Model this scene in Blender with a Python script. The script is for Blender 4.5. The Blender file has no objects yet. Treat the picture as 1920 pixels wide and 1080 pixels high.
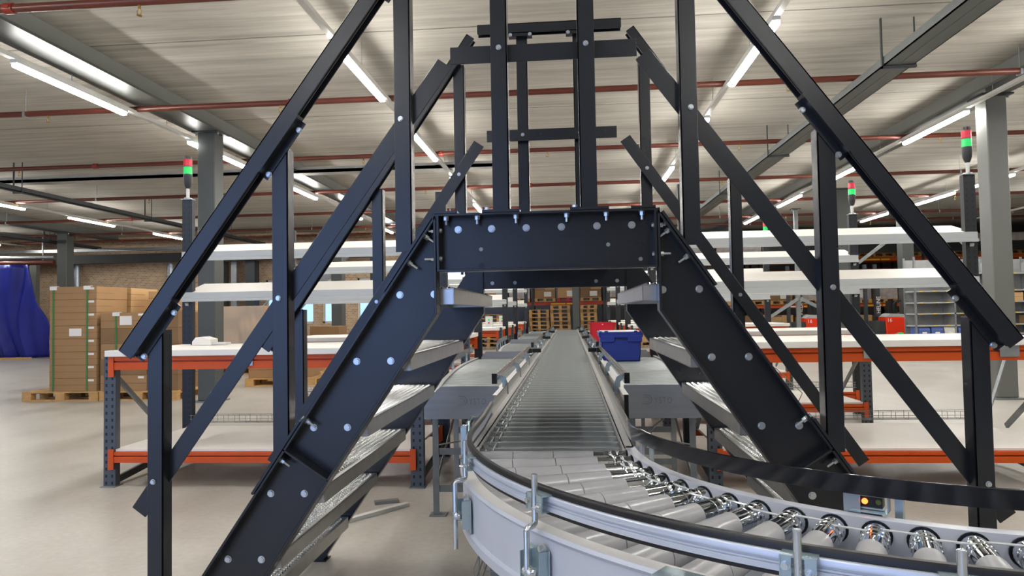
import bpy, bmesh, math, random
from mathutils import Vector, Matrix
random.seed(7)
S = bpy.context.scene
COL = S.collection
PI = math.pi
R_ = math.radians
# ---------------------------------------------------------------- camera
cam_d = bpy.data.cameras.new('camera'); cam = bpy.data.objects.new('camera', cam_d); COL.objects.link(cam)
S.camera = cam
cam_d.sensor_width = 36; cam_d.lens = 1300/1920*36; cam_d.clip_end = 200; cam_d.clip_start = .02
cam.matrix_world = (Matrix.Translation((0.058, 0, 1.2)) @ Matrix.Rotation(R_(4.7), 4, 'Z')
                    @ Matrix.Rotation(R_(90+2.05), 4, 'X') @ Matrix.Rotation(R_(-1.0), 4, 'Z'))
# ---------------------------------------------------------------- world: daylight outside the openings
W = bpy.data.worlds.new('World'); S.world = W; W.use_nodes = True
bg = W.node_tree.nodes['Background']; bg.inputs[0].default_value = (.34, .52, 1, 1); bg.inputs[1].default_value = 1.55
S.view_settings.view_transform = 'Standard'; S.view_settings.look = 'None'
S.view_settings.exposure = 1.0; S.view_settings.gamma = 1; S.view_settings.use_curve_mapping = False
TUBE = 50.0        # strength of the ceiling tubes

# ---------------------------------------------------------------- materials
def rgb(h):
    h = h.lstrip('#'); v = [int(h[i:i+2], 16)/255 for i in (0, 2, 4)]
    return tuple(((c/12.92) if c < .04045 else ((c+.055)/1.055)**2.4) for c in v)+(1,)
MATS = {}
def mat(name, col, rough=.5, metal=0, noise=0, nscale=8, bump=0, bscale=60, emit=0, coat=0, trans=0, stretch=None, alpha=1, ior=1.45):
    if name in MATS: return MATS[name]
    m = bpy.data.materials.new(name); m.use_nodes = True; nt = m.node_tree; b = nt.nodes['Principled BSDF']
    c = rgb(col) if isinstance(col, str) else col
    b.inputs['Base Color'].default_value = c; b.inputs['Roughness'].default_value = rough; b.inputs['Metallic'].default_value = metal
    b.inputs['IOR'].default_value = ior
    if coat: b.inputs['Coat Weight'].default_value = coat; b.inputs['Coat Roughness'].default_value = .12
    if trans: b.inputs['Transmission Weight'].default_value = trans
    if alpha < 1: b.inputs['Alpha'].default_value = alpha
    if emit: b.inputs['Emission Color'].default_value = c; b.inputs['Emission Strength'].default_value = emit
    tc = nt.nodes.new('ShaderNodeTexCoord'); mp = nt.nodes.new('ShaderNodeMapping'); nt.links.new(tc.outputs['Object'], mp.inputs[0])
    if stretch: mp.inputs['Scale'].default_value = stretch
    n = nt.nodes.new('ShaderNodeTexNoise'); n.inputs['Scale'].default_value = nscale; n.inputs['Detail'].default_value = 6
    nt.links.new(mp.outputs[0], n.inputs[0])
    r = nt.nodes.new('ShaderNodeMapRange'); r.inputs['From Min'].default_value = .3; r.inputs['From Max'].default_value = .7
    r.inputs['To Min'].default_value = 1-noise; r.inputs['To Max'].default_value = 1+noise
    nt.links.new(n.outputs[0], r.inputs[0])
    if noise:
        h = nt.nodes.new('ShaderNodeHueSaturation'); h.inputs['Color'].default_value = c
        nt.links.new(r.outputs[0], h.inputs['Value']); nt.links.new(h.outputs[0], b.inputs['Base Color'])
    if bump:
        n2 = nt.nodes.new('ShaderNodeTexNoise'); n2.inputs['Scale'].default_value = bscale; nt.links.new(mp.outputs[0], n2.inputs[0])
        bp = nt.nodes.new('ShaderNodeBump'); bp.inputs['Strength'].default_value = bump; bp.inputs['Distance'].default_value = .002
        nt.links.new(n2.outputs[0], bp.inputs['Height']); nt.links.new(bp.outputs[0], b.inputs['Normal'])
    MATS[name] = m
    return m
paint = mat('anthracite_powder_coat', '#1a1d23', .25, 0, .06, 30, .10, 900, ior=1.5)
galv = mat('galvanised_steel', '#a3a8ab', .38, .75, .10, 14)
galvd = mat('dull_galvanised_steel', '#85898a', .5, .6, .12, 9)
zinc = mat('zinc_plated_bolt', '#c6ccd0', .25, .85, .05, 40)
alu = mat('aluminium_tread', '#c2c3c2', .3, .9, .06, 20)
steel = mat('polished_steel', '#b3b0ab', .2, .95, .05, 20, stretch=(1, .2, 4))
chrome = mat('chrome', '#d0d4d8', .09, 1)
rollm = mat('roller_steel', '#979d9f', .36, .6, .10, 10)
sleeve = mat('grey_roller_sleeve', '#a2a2a5', .24, 0, .04, 20)
cream = mat('light_grey_frame_paint', '#c3c2c2', .38, 0, .03, 10)
framep = mat('conveyor_frame_paint', '#b9bdc8', .33, 0, .03, 8)
blackp = mat('black_plastic', '#17181b', .35)
bandm = mat('dark_reflection_band', '#14161b', .14, 0, .2, 5, coat=.3)
rubber = mat('black_rubber', '#1c1b1d', .4)
orange = mat('orange_beam_paint', '#c64c06', .5, 0, .06, 6)
orangered = mat('red_orange_beam_paint', '#b83a10', .45, 0, .06, 6)
white = mat('white_board', '#e0dcd5', .42, 0, .02, 4)
shelfg = mat('shelf_grey_paint', '#a6a9a9', .45, 0, .03, 4)
uprdark = mat('upright_bluegrey', '#3d434c', .45)
colm = mat('column_grey_paint', '#4b4e4c', .42, 0, .05, 3)
colm2 = mat('light_column_paint', '#6c6d69', .4, 0, .05, 3)
card = mat('cardboard', '#a07d57', .75, 0, .06, 3)
card2 = mat('light_cardboard', '#c39c6d', .75, 0, .06, 3)
card3 = mat('dull_brown_cardboard', '#866848', .75, 0, .08, 3)
paper = mat('paper_label', '#e9e6e0', .6)
wood = mat('pallet_wood', '#c39a62', .7, 0, .18, 8, stretch=(1, 1, 4))
woodd = mat('weathered_pallet_wood', '#a07a4b', .75, 0, .2, 8)
strapm = mat('green_strap', '#3f7d45', .4)
pipem = mat('red_sprinkler_pipe', '#5c2a1d', .4, 0, .12, 3)
brass = mat('brass', '#a98a4c', .35, .7)
lampb = mat('lamp_body', '#c9c8c4', .4)
tubem = mat('lamp_diffuser', (1, .975, .92, 1), .4, emit=TUBE)
darks = mat('dark_steel', '#3c4042', .5, .2, .06, 3)
tarp = mat('blue_tarpaulin', '#27308f', .33, 0, .12, 2, .9, 6)
blue = mat('blue_plastic', '#22378f', .38, 0, .03, 10)
red = mat('red_plastic', '#c3182b', .4)
redt = mat('red_truck_paint', '#e03413', .35)
bluebin = mat('blue_bin_plastic', '#4d62a0', .45)
redl = mat('red_lens', '#b01830', .2, 0, emit=.25)
greenl = mat('green_lens', '#10a64c', .2, 0, emit=.5)
wrap = mat('stretch_wrap', '#b9afa9', .15, 0, .25, 6, .9, 12)
glassm = mat('window_glass', '#dfe8ee', .05, 0, trans=.9)
yellow = mat('yellow_plastic', '#e3bd1e', .45)
cabm = mat('grey_cable', '#9a9893', .5)
beltm = mat('clear_drive_belt', '#c9cac8', .15, 0, trans=.5)
ledm = mat('orange_led', (1, .12, .02, 1), .4, emit=3)
pinkm = mat('faded_red_plastic', '#d8686a', .5)
ductm = mat('cable_duct_paint', '#5c605f', .45, 0, .05, 2)
frost = mat('translucent_sheet', '#9a9a9a', .3, 0, .1, 4)

def nodes_mat(name, rough):
    m = bpy.data.materials.new(name); m.use_nodes = True; nt = m.node_tree
    b = nt.nodes['Principled BSDF']; b.inputs['Roughness'].default_value = rough
    tc = nt.nodes.new('ShaderNodeTexCoord')
    return m, nt, b, tc
def N(nt, t, **kw):
    n = nt.nodes.new(t)
    for k, v in kw.items(): setattr(n, k, v)
    return n
def noise(nt, tc, scale, sc=(1, 1, 1), det=6, ro=.55, dist=0):
    mp = N(nt, 'ShaderNodeMapping'); mp.inputs['Scale'].default_value = sc; nt.links.new(tc.outputs['Object'], mp.inputs[0])
    n = N(nt, 'ShaderNodeTexNoise'); n.inputs['Scale'].default_value = scale; n.inputs['Detail'].default_value = det
    n.inputs['Roughness'].default_value = ro; n.inputs['Distortion'].default_value = dist
    nt.links.new(mp.outputs[0], n.inputs[0]); return n
def ramp(nt, src, stops):
    r = N(nt, 'ShaderNodeValToRGB'); e = r.color_ramp.elements
    e[0].position, e[0].color = stops[0][0], stops[0][1]
    e[1].position, e[1].color = stops[-1][0], stops[-1][1]
    for p, c in stops[1:-1]:
        x = e.new(p); x.color = c
    nt.links.new(src, r.inputs[0]); return r
def mix(nt, a, b_, f, mode='MIX'):
    m = N(nt, 'ShaderNodeMixRGB', blend_type=mode)
    if isinstance(f, (int, float)): m.inputs[0].default_value = f
    else: nt.links.new(f, m.inputs[0])
    nt.links.new(a, m.inputs[1])
    if isinstance(b_, tuple): m.inputs[2].default_value = b_
    else: nt.links.new(b_, m.inputs[2])
    return m
# polished concrete floor
floorm, nt, b, tc = nodes_mat('concrete_floor', .4)
n1 = noise(nt, tc, .35, det=8, dist=.6); n2 = noise(nt, tc, 2.2, (1, .5, 1), 8); n3 = noise(nt, tc, 26, det=4)
c1 = ramp(nt, n1.outputs[0], [(.3, rgb('#a39c93')), (.55, rgb('#b1aca3')), (.75, rgb('#bfbbb3'))])
c2 = ramp(nt, n2.outputs[0], [(.32, rgb('#989389')), (.62, rgb('#cdcac3'))])
c3 = mix(nt, c1.outputs[0], c2.outputs[0], .35)
c4 = ramp(nt, n3.outputs[0], [(.3, rgb('#dddddd')), (.7, rgb('#ffffff'))])
c5 = mix(nt, c3.outputs[0], c4.outputs[0], .5, 'MULTIPLY')
nt.links.new(c5.outputs[0], b.inputs['Base Color'])
rr = N(nt, 'ShaderNodeMapRange'); rr.inputs['To Min'].default_value = .22; rr.inputs['To Max'].default_value = .5
nt.links.new(n2.outputs[0], rr.inputs[0]); nt.links.new(rr.outputs[0], b.inputs['Roughness'])
# board-marked concrete ceiling with joints every three metres
ceilm, nt, b, tc = nodes_mat('concrete_ceiling', .85)
n1 = noise(nt, tc, 1.0, (.35, 6, 1), 8, .6); n2 = noise(nt, tc, .5, (1, 1, 1), 6); n3 = noise(nt, tc, 5, (.2, 3, 1), 6, .7)
c1 = ramp(nt, n1.outputs[0], [(.3, rgb('#9a968d')), (.5, rgb('#b4b0a6')), (.7, rgb('#c4c0b6'))])
c2 = ramp(nt, n2.outputs[0], [(.35, rgb('#938e86')), (.65, rgb('#c1bdb3'))])
c3 = mix(nt, c1.outputs[0], c2.outputs[0], .35)
c4 = ramp(nt, n3.outputs[0], [(.3, rgb('#b5b5b5')), (.6, rgb('#ffffff'))])
c5 = mix(nt, c3.outputs[0], c4.outputs[0], .5, 'MULTIPLY')
sx = N(nt, 'ShaderNodeSeparateXYZ'); nt.links.new(tc.outputs['Object'], sx.inputs[0])
nz = noise(nt, tc, 3)
a1 = N(nt, 'ShaderNodeMath', operation='MULTIPLY_ADD'); nt.links.new(nz.outputs[0], a1.inputs[0]); a1.inputs[1].default_value = .03
nt.links.new(sx.outputs[1], a1.inputs[2])
a2 = N(nt, 'ShaderNodeMath', operation='SUBTRACT'); nt.links.new(a1.outputs[0], a2.inputs[0]); a2.inputs[1].default_value = 7.0
a3 = N(nt, 'ShaderNodeMath', operation='PINGPONG'); nt.links.new(a2.outputs[0], a3.inputs[0]); a3.inputs[1].default_value = 1.45
a4 = N(nt, 'ShaderNodeMath', operation='LESS_THAN'); nt.links.new(a3.outputs[0], a4.inputs[0]); a4.inputs[1].default_value = .012
c6 = mix(nt, c5.outputs[0], rgb('#6f6a62'), a4.outputs[0])
nt.links.new(c6.outputs[0], b.inputs['Base Color'])
bp = N(nt, 'ShaderNodeBump'); bp.inputs['Strength'].default_value = .5; bp.inputs['Distance'].default_value = .01
nt.links.new(n1.outputs[0], bp.inputs['Height']); nt.links.new(bp.outputs[0], b.inputs['Normal'])
# brick
brickm, nt, b, tc = nodes_mat('brick_wall', .8)
mp = N(nt, 'ShaderNodeMapping'); mp.inputs['Rotation'].default_value = (R_(90), 0, 0); nt.links.new(tc.outputs['Object'], mp.inputs[0])
bt = N(nt, 'ShaderNodeTexBrick'); bt.inputs['Scale'].default_value = 4; bt.inputs['Color1'].default_value = rgb('#cdb190'); bt.inputs['Color2'].default_value = rgb('#b3926f')
bt.inputs['Mortar'].default_value = rgb('#dccfba'); bt.inputs['Mortar Size'].default_value = .018; nt.links.new(mp.outputs[0], bt.inputs[0])
nt.links.new(bt.outputs[0], b.inputs['Base Color'])
# perforated rack upright: slots in two columns
def perforated(name, base):
    m, nt, b, tc = nodes_mat(name, .45); b.inputs['Metallic'].default_value = .2
    sg = N(nt, 'ShaderNodeSeparateXYZ'); nt.links.new(tc.outputs['Generated'], sg.inputs[0])
    so = N(nt, 'ShaderNodeSeparateXYZ'); nt.links.new(tc.outputs['Object'], so.inputs[0])
    def band(src, f, lo, hi):
        m1 = N(nt, 'ShaderNodeMath', operation='MULTIPLY'); nt.links.new(src, m1.inputs[0]); m1.inputs[1].default_value = f
        m2 = N(nt, 'ShaderNodeMath', operation='FRACT'); nt.links.new(m1.outputs[0], m2.inputs[0])
        g = N(nt, 'ShaderNodeMath', operation='GREATER_THAN'); nt.links.new(m2.outputs[0], g.inputs[0]); g.inputs[1].default_value = lo
        l = N(nt, 'ShaderNodeMath', operation='LESS_THAN'); nt.links.new(m2.outputs[0], l.inputs[0]); l.inputs[1].default_value = hi
        q = N(nt, 'ShaderNodeMath', operation='MULTIPLY'); nt.links.new(g.outputs[0], q.inputs[0]); nt.links.new(l.outputs[0], q.inputs[1]); return q
    bx_ = band(sg.outputs[0], 2, .3, .62); bz = band(so.outputs[2], 20, .3, .72)
    q = N(nt, 'ShaderNodeMath', operation='MULTIPLY'); nt.links.new(bx_.outputs[0], q.inputs[0]); nt.links.new(bz.outputs[0], q.inputs[1])
    bc = N(nt, 'ShaderNodeRGB'); bc.outputs[0].default_value = rgb(base)
    mm = mix(nt, bc.outputs[0], rgb('#121417'), q.outputs[0]); nt.links.new(mm.outputs[0], b.inputs['Base Color'])
    return m
perf = perforated('perforated_upright', '#4b5159')
perfd = perforated('dark_perforated_upright', '#1f2226')

# ---------------------------------------------------------------- mesh builder
BOLT = {}
def bolt_at(par, c, d, r=.011, h=.008, name='bolt', m=None, hexn=6, washer=True, stud=0):
    """one hex bolt head (with washer and, if given, the stud behind the nut) as its own part"""
    r = r*.82 if hexn == 6 else r
    key = (r, h, hexn, washer, stud, m.name if m else '')
    if key not in BOLT:
        q = MB()
        if washer: q.cyl((0, 0, 0), (0, 0, .0015), r*1.25, 14)
        k = len(q.f); q.cyl((0, 0, .0005), (0, 0, h), r, hexn)
        if hexn == 6:
            for i in range(k, len(q.sm)): q.sm[i] = False
        if stud: q.cyl((0, 0, h-.001), (0, 0, h+stud), r*.5, 8)
        o = q.build(name, m or zinc, par); BOLT[key] = o.data
    else:
        o = bpy.data.objects.new(name, BOLT[key]); COL.objects.link(o); o.parent = par
    o.matrix_local = Matrix.Translation(Vector(c)) @ Vector(d).normalized().to_track_quat('Z', 'X').to_matrix().to_4x4()
    return o
class MB:
    def __init__(s): s.v = []; s.f = []; s.sm = []
    def add(s, vs, fs, smooth=False):
        o = len(s.v); s.v += [tuple(v) for v in vs]; s.f += [tuple(i+o for i in f) for f in fs]; s.sm += [smooth]*len(fs); return s
    def box(s, x0, x1, y0, y1, z0, z1):
        return s.add([(x0,y0,z0),(x1,y0,z0),(x1,y1,z0),(x0,y1,z0),(x0,y0,z1),(x1,y0,z1),(x1,y1,z1),(x0,y1,z1)],
                     [(0,3,2,1),(4,5,6,7),(0,1,5,4),(1,2,6,5),(2,3,7,6),(3,0,4,7)])
    def bar(s, p, q, w, h, up=(0, 0, 1), off=(0, 0)):       # w across, h along 'up', shifted by off
        p, q = Vector(p), Vector(q); d = (q-p).normalized(); sd = d.cross(Vector(up)).normalized(); u = sd.cross(d).normalized()
        vs = []
        for c in (p, q):
            for a, b_ in ((-1,-1),(1,-1),(1,1),(-1,1)): vs.append(c+sd*(a*w/2+off[0])+u*(b_*h/2+off[1]))
        return s.add(vs, [(0,3,2,1),(4,5,6,7),(0,1,5,4),(1,2,6,5),(2,3,7,6),(3,0,4,7)])
    def cyl(s, p, q, r, n=12, r2=None, caps=True):
        p, q = Vector(p), Vector(q); r2 = r if r2 is None else r2; d = (q-p).normalized()
        a = d.orthogonal().normalized(); b_ = d.cross(a)
        vs = []
        for c, rr in ((p, r), (q, r2)):
            for i in range(n): t = 2*PI*i/n; vs.append(c+a*(rr*math.cos(t))+b_*(rr*math.sin(t)))
        s.add(vs, [(i, (i+1) % n, n+(i+1) % n, n+i) for i in range(n)], True)
        if caps: s.f += [tuple(len(s.v)-2*n+i for i in range(n))[::-1], tuple(len(s.v)-n+i for i in range(n))]; s.sm += [False, False]
        return s
    def lathe(s, p, q, prof, n=16, caps=True):              # prof [(t along p->q in metres, radius)]
        p, q = Vector(p), Vector(q); d = (q-p).normalized(); a = d.orthogonal().normalized(); b_ = d.cross(a); o = len(s.v)
        for t, rr in prof:
            for i in range(n): k = 2*PI*i/n; s.v.append(tuple(p+d*t+a*(rr*math.cos(k))+b_*(rr*math.sin(k))))
        for j in range(len(prof)-1):
            for i in range(n): s.f.append((o+j*n+i, o+j*n+(i+1) % n, o+(j+1)*n+(i+1) % n, o+(j+1)*n+i)); s.sm.append(True)
        if caps:
            e = o+(len(prof)-1)*n
            s.f += [tuple(o+i for i in range(n))[::-1], tuple(e+i for i in range(n))]; s.sm += [False, False]
        return s
    def prism(s, poly, y0, y1):                              # poly [(x,z)] extruded along y
        n = len(poly); vs = [(x, y0, z) for x, z in poly]+[(x, y1, z) for x, z in poly]
        return s.add(vs, [tuple(range(n)), tuple(range(n, 2*n))[::-1]]+[(i, n+i, n+(i+1) % n, (i+1) % n) for i in range(n)])
    def prismx(s, poly, x0, x1):                             # poly [(y,z)] extruded along x
        n = len(poly); vs = [(x0, y, z) for y, z in poly]+[(x1, y, z) for y, z in poly]
        return s.add(vs, [tuple(range(n)), tuple(range(n, 2*n))[::-1]]+[(i, n+i, n+(i+1) % n, (i+1) % n) for i in range(n)])
    def sweep(s, path, prof, closed=True):                   # path [(x,y,z)], prof [(n,z)]: n to the left of travel
        o = len(s.v); m = len(prof); P = [Vector(p) for p in path]
        for i, p in enumerate(P):
            d = (P[min(i+1, len(P)-1)]-P[max(i-1, 0)]); d.z = 0; d.normalize(); nn = Vector((-d.y, d.x, 0))
            for a, z in prof: s.v.append(tuple(p+nn*a+Vector((0, 0, z))))
        for i in range(len(P)-1):
            for j in range(m if closed else m-1):
                k = (j+1) % m; s.f.append((o+i*m+j, o+i*m+k, o+(i+1)*m+k, o+(i+1)*m+j)); s.sm.append(True)
        if closed:
            e = o+(len(P)-1)*m
            s.f += [tuple(o+j for j in range(m)), tuple(e+j for j in range(m))[::-1]]; s.sm += [False, False]
        return s
    def tube(s, pts, r, n=8):
        P = [Vector(p) for p in pts]; o = len(s.v); a = None
        for i, p in enumerate(P):
            d = (P[min(i+1, len(P)-1)]-P[max(i-1, 0)]).normalized()
            a = d.orthogonal().normalized() if a is None else (a-d*a.dot(d)).normalized()
            b_ = d.cross(a)
            for k in range(n): t = 2*PI*k/n; s.v.append(tuple(p+a*(r*math.cos(t))+b_*(r*math.sin(t))))
        for i in range(len(P)-1):
            for k in range(n): s.f.append((o+i*n+k, o+i*n+(k+1) % n, o+(i+1)*n+(k+1) % n, o+(i+1)*n+k)); s.sm.append(True)
        e = o+(len(P)-1)*n
        s.f += [tuple(o+k for k in range(n))[::-1], tuple(e+k for k in range(n))]; s.sm += [False, False]
        return s
    def hexa(s, c, d, r=.011, h=.008):                       # hex bolt head sitting on c, pointing along d
        c, d = Vector(c), Vector(d).normalized(); s.cyl(c, c+d*.0015, r*1.25, 14); s.sm[-14:] = [False]*14
        k = len(s.f); s.cyl(c+d*.0015, c+d*h, r, 6)
        for i in range(k, len(s.sm)): s.sm[i] = False
        return s
    def build(s, name, m, parent=None, bevel=0, loc=None):
        me = bpy.data.meshes.new(name); me.from_pydata(s.v, [], s.f); me.materials.append(m)
        me.polygons.foreach_set('use_smooth', s.sm)
        bm = bmesh.new(); bm.from_mesh(me); bmesh.ops.recalc_face_normals(bm, faces=bm.faces); bm.to_mesh(me); bm.free()
        if any(s.sm): me.set_sharp_from_angle(angle=R_(38))
        o = bpy.data.objects.new(name, me); COL.objects.link(o)
        if parent: o.parent = parent
        if loc: o.location = loc
        if bevel:
            b = o.modifiers.new('bevel', 'BEVEL'); b.width = bevel; b.segments = 1; b.limit_method = 'ANGLE'; b.angle_limit = R_(50)
        return o
def tag(o, label, cat, group=None, kind=None):
    o['label'] = label; o['category'] = cat
    if group: o['group'] = group
    if kind: o['kind'] = kind
    return o
def thing(name, label, cat, loc=(0, 0, 0), rz=0, group=None):
    o = bpy.data.objects.new(name, None); COL.objects.link(o); o.location = loc; o.rotation_euler = (0, 0, rz); o.empty_display_size = .1
    return tag(o, label, cat, group)
def struct(o, label=None):
    o['kind'] = 'structure'
    if label: o['label'] = label
    return o
def dup(root, loc, rz=0, label=None, group=None):
    def cp(o, par):
        c = o.copy(); COL.objects.link(c)
        if par: c.parent = par
        for ch in o.children: cp(ch, c)
        return c
    r = cp(root, None); r.location = loc; r.rotation_euler = (0, 0, rz)
    if label: r['label'] = label
    if group: r['group'] = group
    return r
ORD = ['nearest', 'second nearest', 'third nearest', 'fourth nearest', 'fifth nearest', 'sixth nearest', 'seventh nearest', 'eighth nearest', 'ninth nearest', 'tenth nearest', 'eleventh nearest', 'twelfth nearest']
def text_mesh(txt, size, ext, name, m, parent, matrix, spacing=1.0, squash=1.0):
    cu = bpy.data.curves.new(name, 'FONT'); cu.body = txt; cu.size = size; cu.extrude = ext; cu.space_character = spacing; cu.resolution_u = 3
    t = bpy.data.objects.new(name+'_tmp', cu); COL.objects.link(t); bpy.context.view_layer.update()
    me = bpy.data.meshes.new_from_object(t.evaluated_get(bpy.context.evaluated_depsgraph_get())); me.name = name
    bpy.data.objects.remove(t); bpy.data.curves.remove(cu)
    me.transform(Matrix.Diagonal((squash, 1, 1, 1))); me.transform(matrix)
    me.materials.clear(); me.materials.append(m)
    o = bpy.data.objects.new(name, me); COL.objects.link(o); o.parent = parent
    return o

# ================================================================ SETTING
CZ = 4.15
struct(MB().box(-27, 26, -8, 34, -.1, 0).build('floor', floorm))
struct(MB().box(-27, 26, -8, 34, CZ, CZ+.3).build('ceiling', ceilm))
struct(MB().box(-27.3, -27, -8, 34, 0, CZ).build('wall_left', mat('grey_wall', '#b5b2ad', .8, 0, .05, 2)))
struct(MB().box(26, 26.3, -8, 34, 0, CZ).build('wall_right', MATS['grey_wall']))
struct(MB().box(-4.5, 26, 34, 34.3, 0, CZ).build('wall_far', MATS['grey_wall']))
# back wall behind the camera with a wide loading opening on the left
bw = MB().box(9, 26, -8.3, -8, 0, CZ).box(-27, -16, -8.3, -8, 0, CZ).box(-1.5, 9, -8.3, -8, 0, CZ).box(-16, -1.5, -8.3, -8, 3.9, CZ)
struct(bw.build('wall_back', MATS['grey_wall']))
# brick wall on the left, window openings let daylight in
WY = 23.6
wl = MB().box(-27, -10.6, WY, WY+.3, 0, CZ).box(-10.6, -4.5, WY, WY+.3, 0, .95).box(-10.6, -4.5, WY, WY+.3, 2.5, CZ)
for a, b_ in ((-8.85, -8.55), (-7.75, -7.3), (-5.9, -4.5)): wl.box(a, b_, WY, WY+.3, .95, 2.5)
struct(wl.build('wall_brick', brickm))
for i, (a, b_) in enumerate(((-10.6, -8.85), (-8.55, -7.75), (-7.3, -5.9))):
    w = MB().box(a, b_, WY+.14, WY+.15, .95, 2.5)
    g = struct(w.build('window_%d' % (i+1), glassm))
    fr = MB().box(a, b_, WY+.1, WY+.18, .95, 1.02).box(a, b_, WY+.1, WY+.18, 2.43, 2.5).box(a, a+.06, WY+.1, WY+.18, .95, 2.5).box(b_-.06, b_, WY+.1, WY+.18, .95, 2.5)
    fr.box((a+b_)/2-.03, (a+b_)/2+.03, WY+.1, WY+.18, .95, 2.5)
    fr.build('window_frame', white, g)
# black beam along the head of the far walls
struct(MB().box(-27, -6.2, 22.6, 22.9, 3.15, 3.45).build('trim_1', mat('black_beam', '#1d1f20', .5)))
struct(MB().box(6.8, 26, 24.6, 24.9, 3.05, 3.35).build('trim_2', MATS['black_beam']))
tag(MB().box(-27, -6.5, 22.2, 22.35, 3.52, 3.62).build('cable_tray', galv), 'galvanised tray running above the black beam on the brick wall', 'cable tray')
tag(MB().box(-27, -1.2, 12.42, 12.66, 3.86, 3.92).box(-27, -1.2, 12.42, 12.425, 3.86, 3.97).box(-27, -1.2, 12.655, 12.66, 3.86, 3.97).build('cable_tray', mat('pale_tray', '#a4a5a3', .5)),
    'galvanised cable tray crossing under the left ceiling parallel to the pipes', 'cable tray')
# steel beams let into the ceiling, along the hall
def ceiling_beam(x, y0, y1, lab, w=.42):
    t = thing('ceiling_beam', lab, 'beam', (x, y0, 3.9))
    L = y1-y0
    MB().box(-.11, .11, 0, L, .03, CZ-3.9).build('web', colm2, t)
    MB().box(-w/2, w/2, 0, L, 0, .03).build('bottom_flange', colm, t)
    return t
ceiling_beam(-5.15, -7.5, 33, 'long grey steel ceiling beam carried by the left column')
ceiling_beam(5.5, -7.5, 33, 'long grey steel ceiling beam carried by the right column')
ceiling_beam(-15.4, -7.5, 22.5, 'grey steel ceiling beam far left beside the blue tarpaulin')
# dark trays on the left and wide duct on the right
def duct(x, y0, y1, w, lab, m, z=3.66, hang=()):
    t = thing('cable_duct', lab, 'cable duct', (x, y0, z)); L = y1-y0
    MB().box(-w/2, w/2, 0, L, 0, .012).box(-w/2, -w/2+.012, 0, L, 0, .09).box(w/2-.012, w/2, 0, L, 0, .09).box(-.012, .012, 0, L, -.006, 0).build('tray', m, t)
    for y in hang:
        MB().box(-w/2-.02, w/2+.02, y-y0-.015, y-y0+.015, -.03, -.006).box(-w/2-.02, -w/2-.008, y-y0-.015, y-y0+.015, -.03, CZ-z).box(w/2+.008, w/2+.02, y-y0-.006, y-y0+.006, -.03, CZ-z).build('hanger', darks, t)
duct(3.46, 1, 19, .3, 'wide grey cable duct hanging below the right half of the ceiling', ductm, 3.66, (4.2, 7.3, 11.4, 15))
duct(-10.1, 4, 22.4, .14, 'dark cable duct hanging under the far left ceiling, nearer the camera', darks, 3.6, (12, 16, 20))
duct(-15.9, 4, 22.4, .14, 'dark cable duct hanging under the far left ceiling, beside the tarpaulin', darks, 3.6, (12, 16, 20))
# columns
def column(x, y, lab, m=colm, w=.32, top=3.9, brace=False):
    t = thing('steel_column', lab, 'column', (x, y, 0))
    f = .05
    MB().box(-w/2, w/2, -w/2, w/2, .02, top-.02).build('shaft', m, t, bevel=.01)
    MB().box(-w/2-.07, w/2+.07, -w/2-.04, w/2+.04, top-.02, top).build('head_plate', darks, t)
    for sx_ in (-1, 1): bolt_at(t, (sx_*(w/2+.035), -w/2+.03, top-.02), (0, 0, -1), .016, .03)
    MB().box(-w/2-.06, w/2+.06, -w/2-.06, w/2+.06, 0, .02).build('base_plate', galvd, t)
    return t
column(-5.12, 9.66, 'grey steel column left of the stairs beside the stacked cartons', w=.26)
column(5.56, 9.4, 'broad light grey steel column at the right edge', colm2, .25)
column(-15.45, 20.2, 'grey steel column standing behind the tall carton stack')
column(-6.6, 19.6, 'dark grey column behind the left benches in front of the windows')
column(.29, 24.6, 'grey column in front of the far pallet stacks, in line with the conveyor', w=.24)
column(6.3, 16.4, 'grey column behind the right benches below the green signal light')
column(9.6, 20.5, 'grey column with diagonal braces beside the red reach truck')
column(4.9, 20.4, 'light column behind the upper shelves right of the stairs', colm2, .22)
# red sprinkler pipes across the hall with heads
PY = [5.4, 8.22, 11.2, 14.3, 17.3, 20.2, 22.0]
for k, y in enumerate(PY):
    z = 3.84
    t = thing('sprinkler_pipe', 'red sprinkler pipe across the ceiling, '+ORD[k]+' to the camera', 'pipe', (0, y, z))
    m = MB(); r = .036
    x0 = -26.5
    m.cyl((x0, 0, 0), (25.5, 0, 0), r, 14)
    m.build('pipe', pipem, t)
    j = (-4.6+1.3*k) % 6
    for x in [j-18+6*i for i in range(7)]:
        MB().cyl((x-.04, 0, 0), (x+.04, 0, 0), .046, 14).box(x-.03, x+.03, -.055, .055, -.012, .012).build('pipe_coupling', mat('red_coupling', '#8a2c1c', .4), t)
    for x in [j-15.5+6*i for i in range(6)]:
        MB().box(x-.015, x+.015, -.044, .044, -.044, .02).cyl((x, 0, .03), (x, 0, CZ-z-.004), .005, 6).build('pipe_clamp', galv, t)
    h = MB(); o0 = {0: -4.1, 1: -6.5, 2: -9.4}.get(k, -9)
    xs = [o0+3.05*i for i in range(-3, 8)] if k > 0 else [-3.45+3.3*i for i in range(-2, 4)]
    for x in xs:
        g = MB().cyl((x, 0, -.03), (x, 0, -.065), .012, 8)
        g.tube([(x-.004, 0, -.065), (x-.02, 0, -.08), (x-.018, 0, -.1), (x, 0, -.118)], .004, 6).tube([(x+.004, 0, -.065), (x+.02, 0, -.08), (x+.018, 0, -.1), (x, 0, -.118)], .004, 6)
        g.cyl((x, 0, -.116), (x, 0, -.121), .022, 12)
        g.build('sprinkler_head', brass, t)
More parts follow.
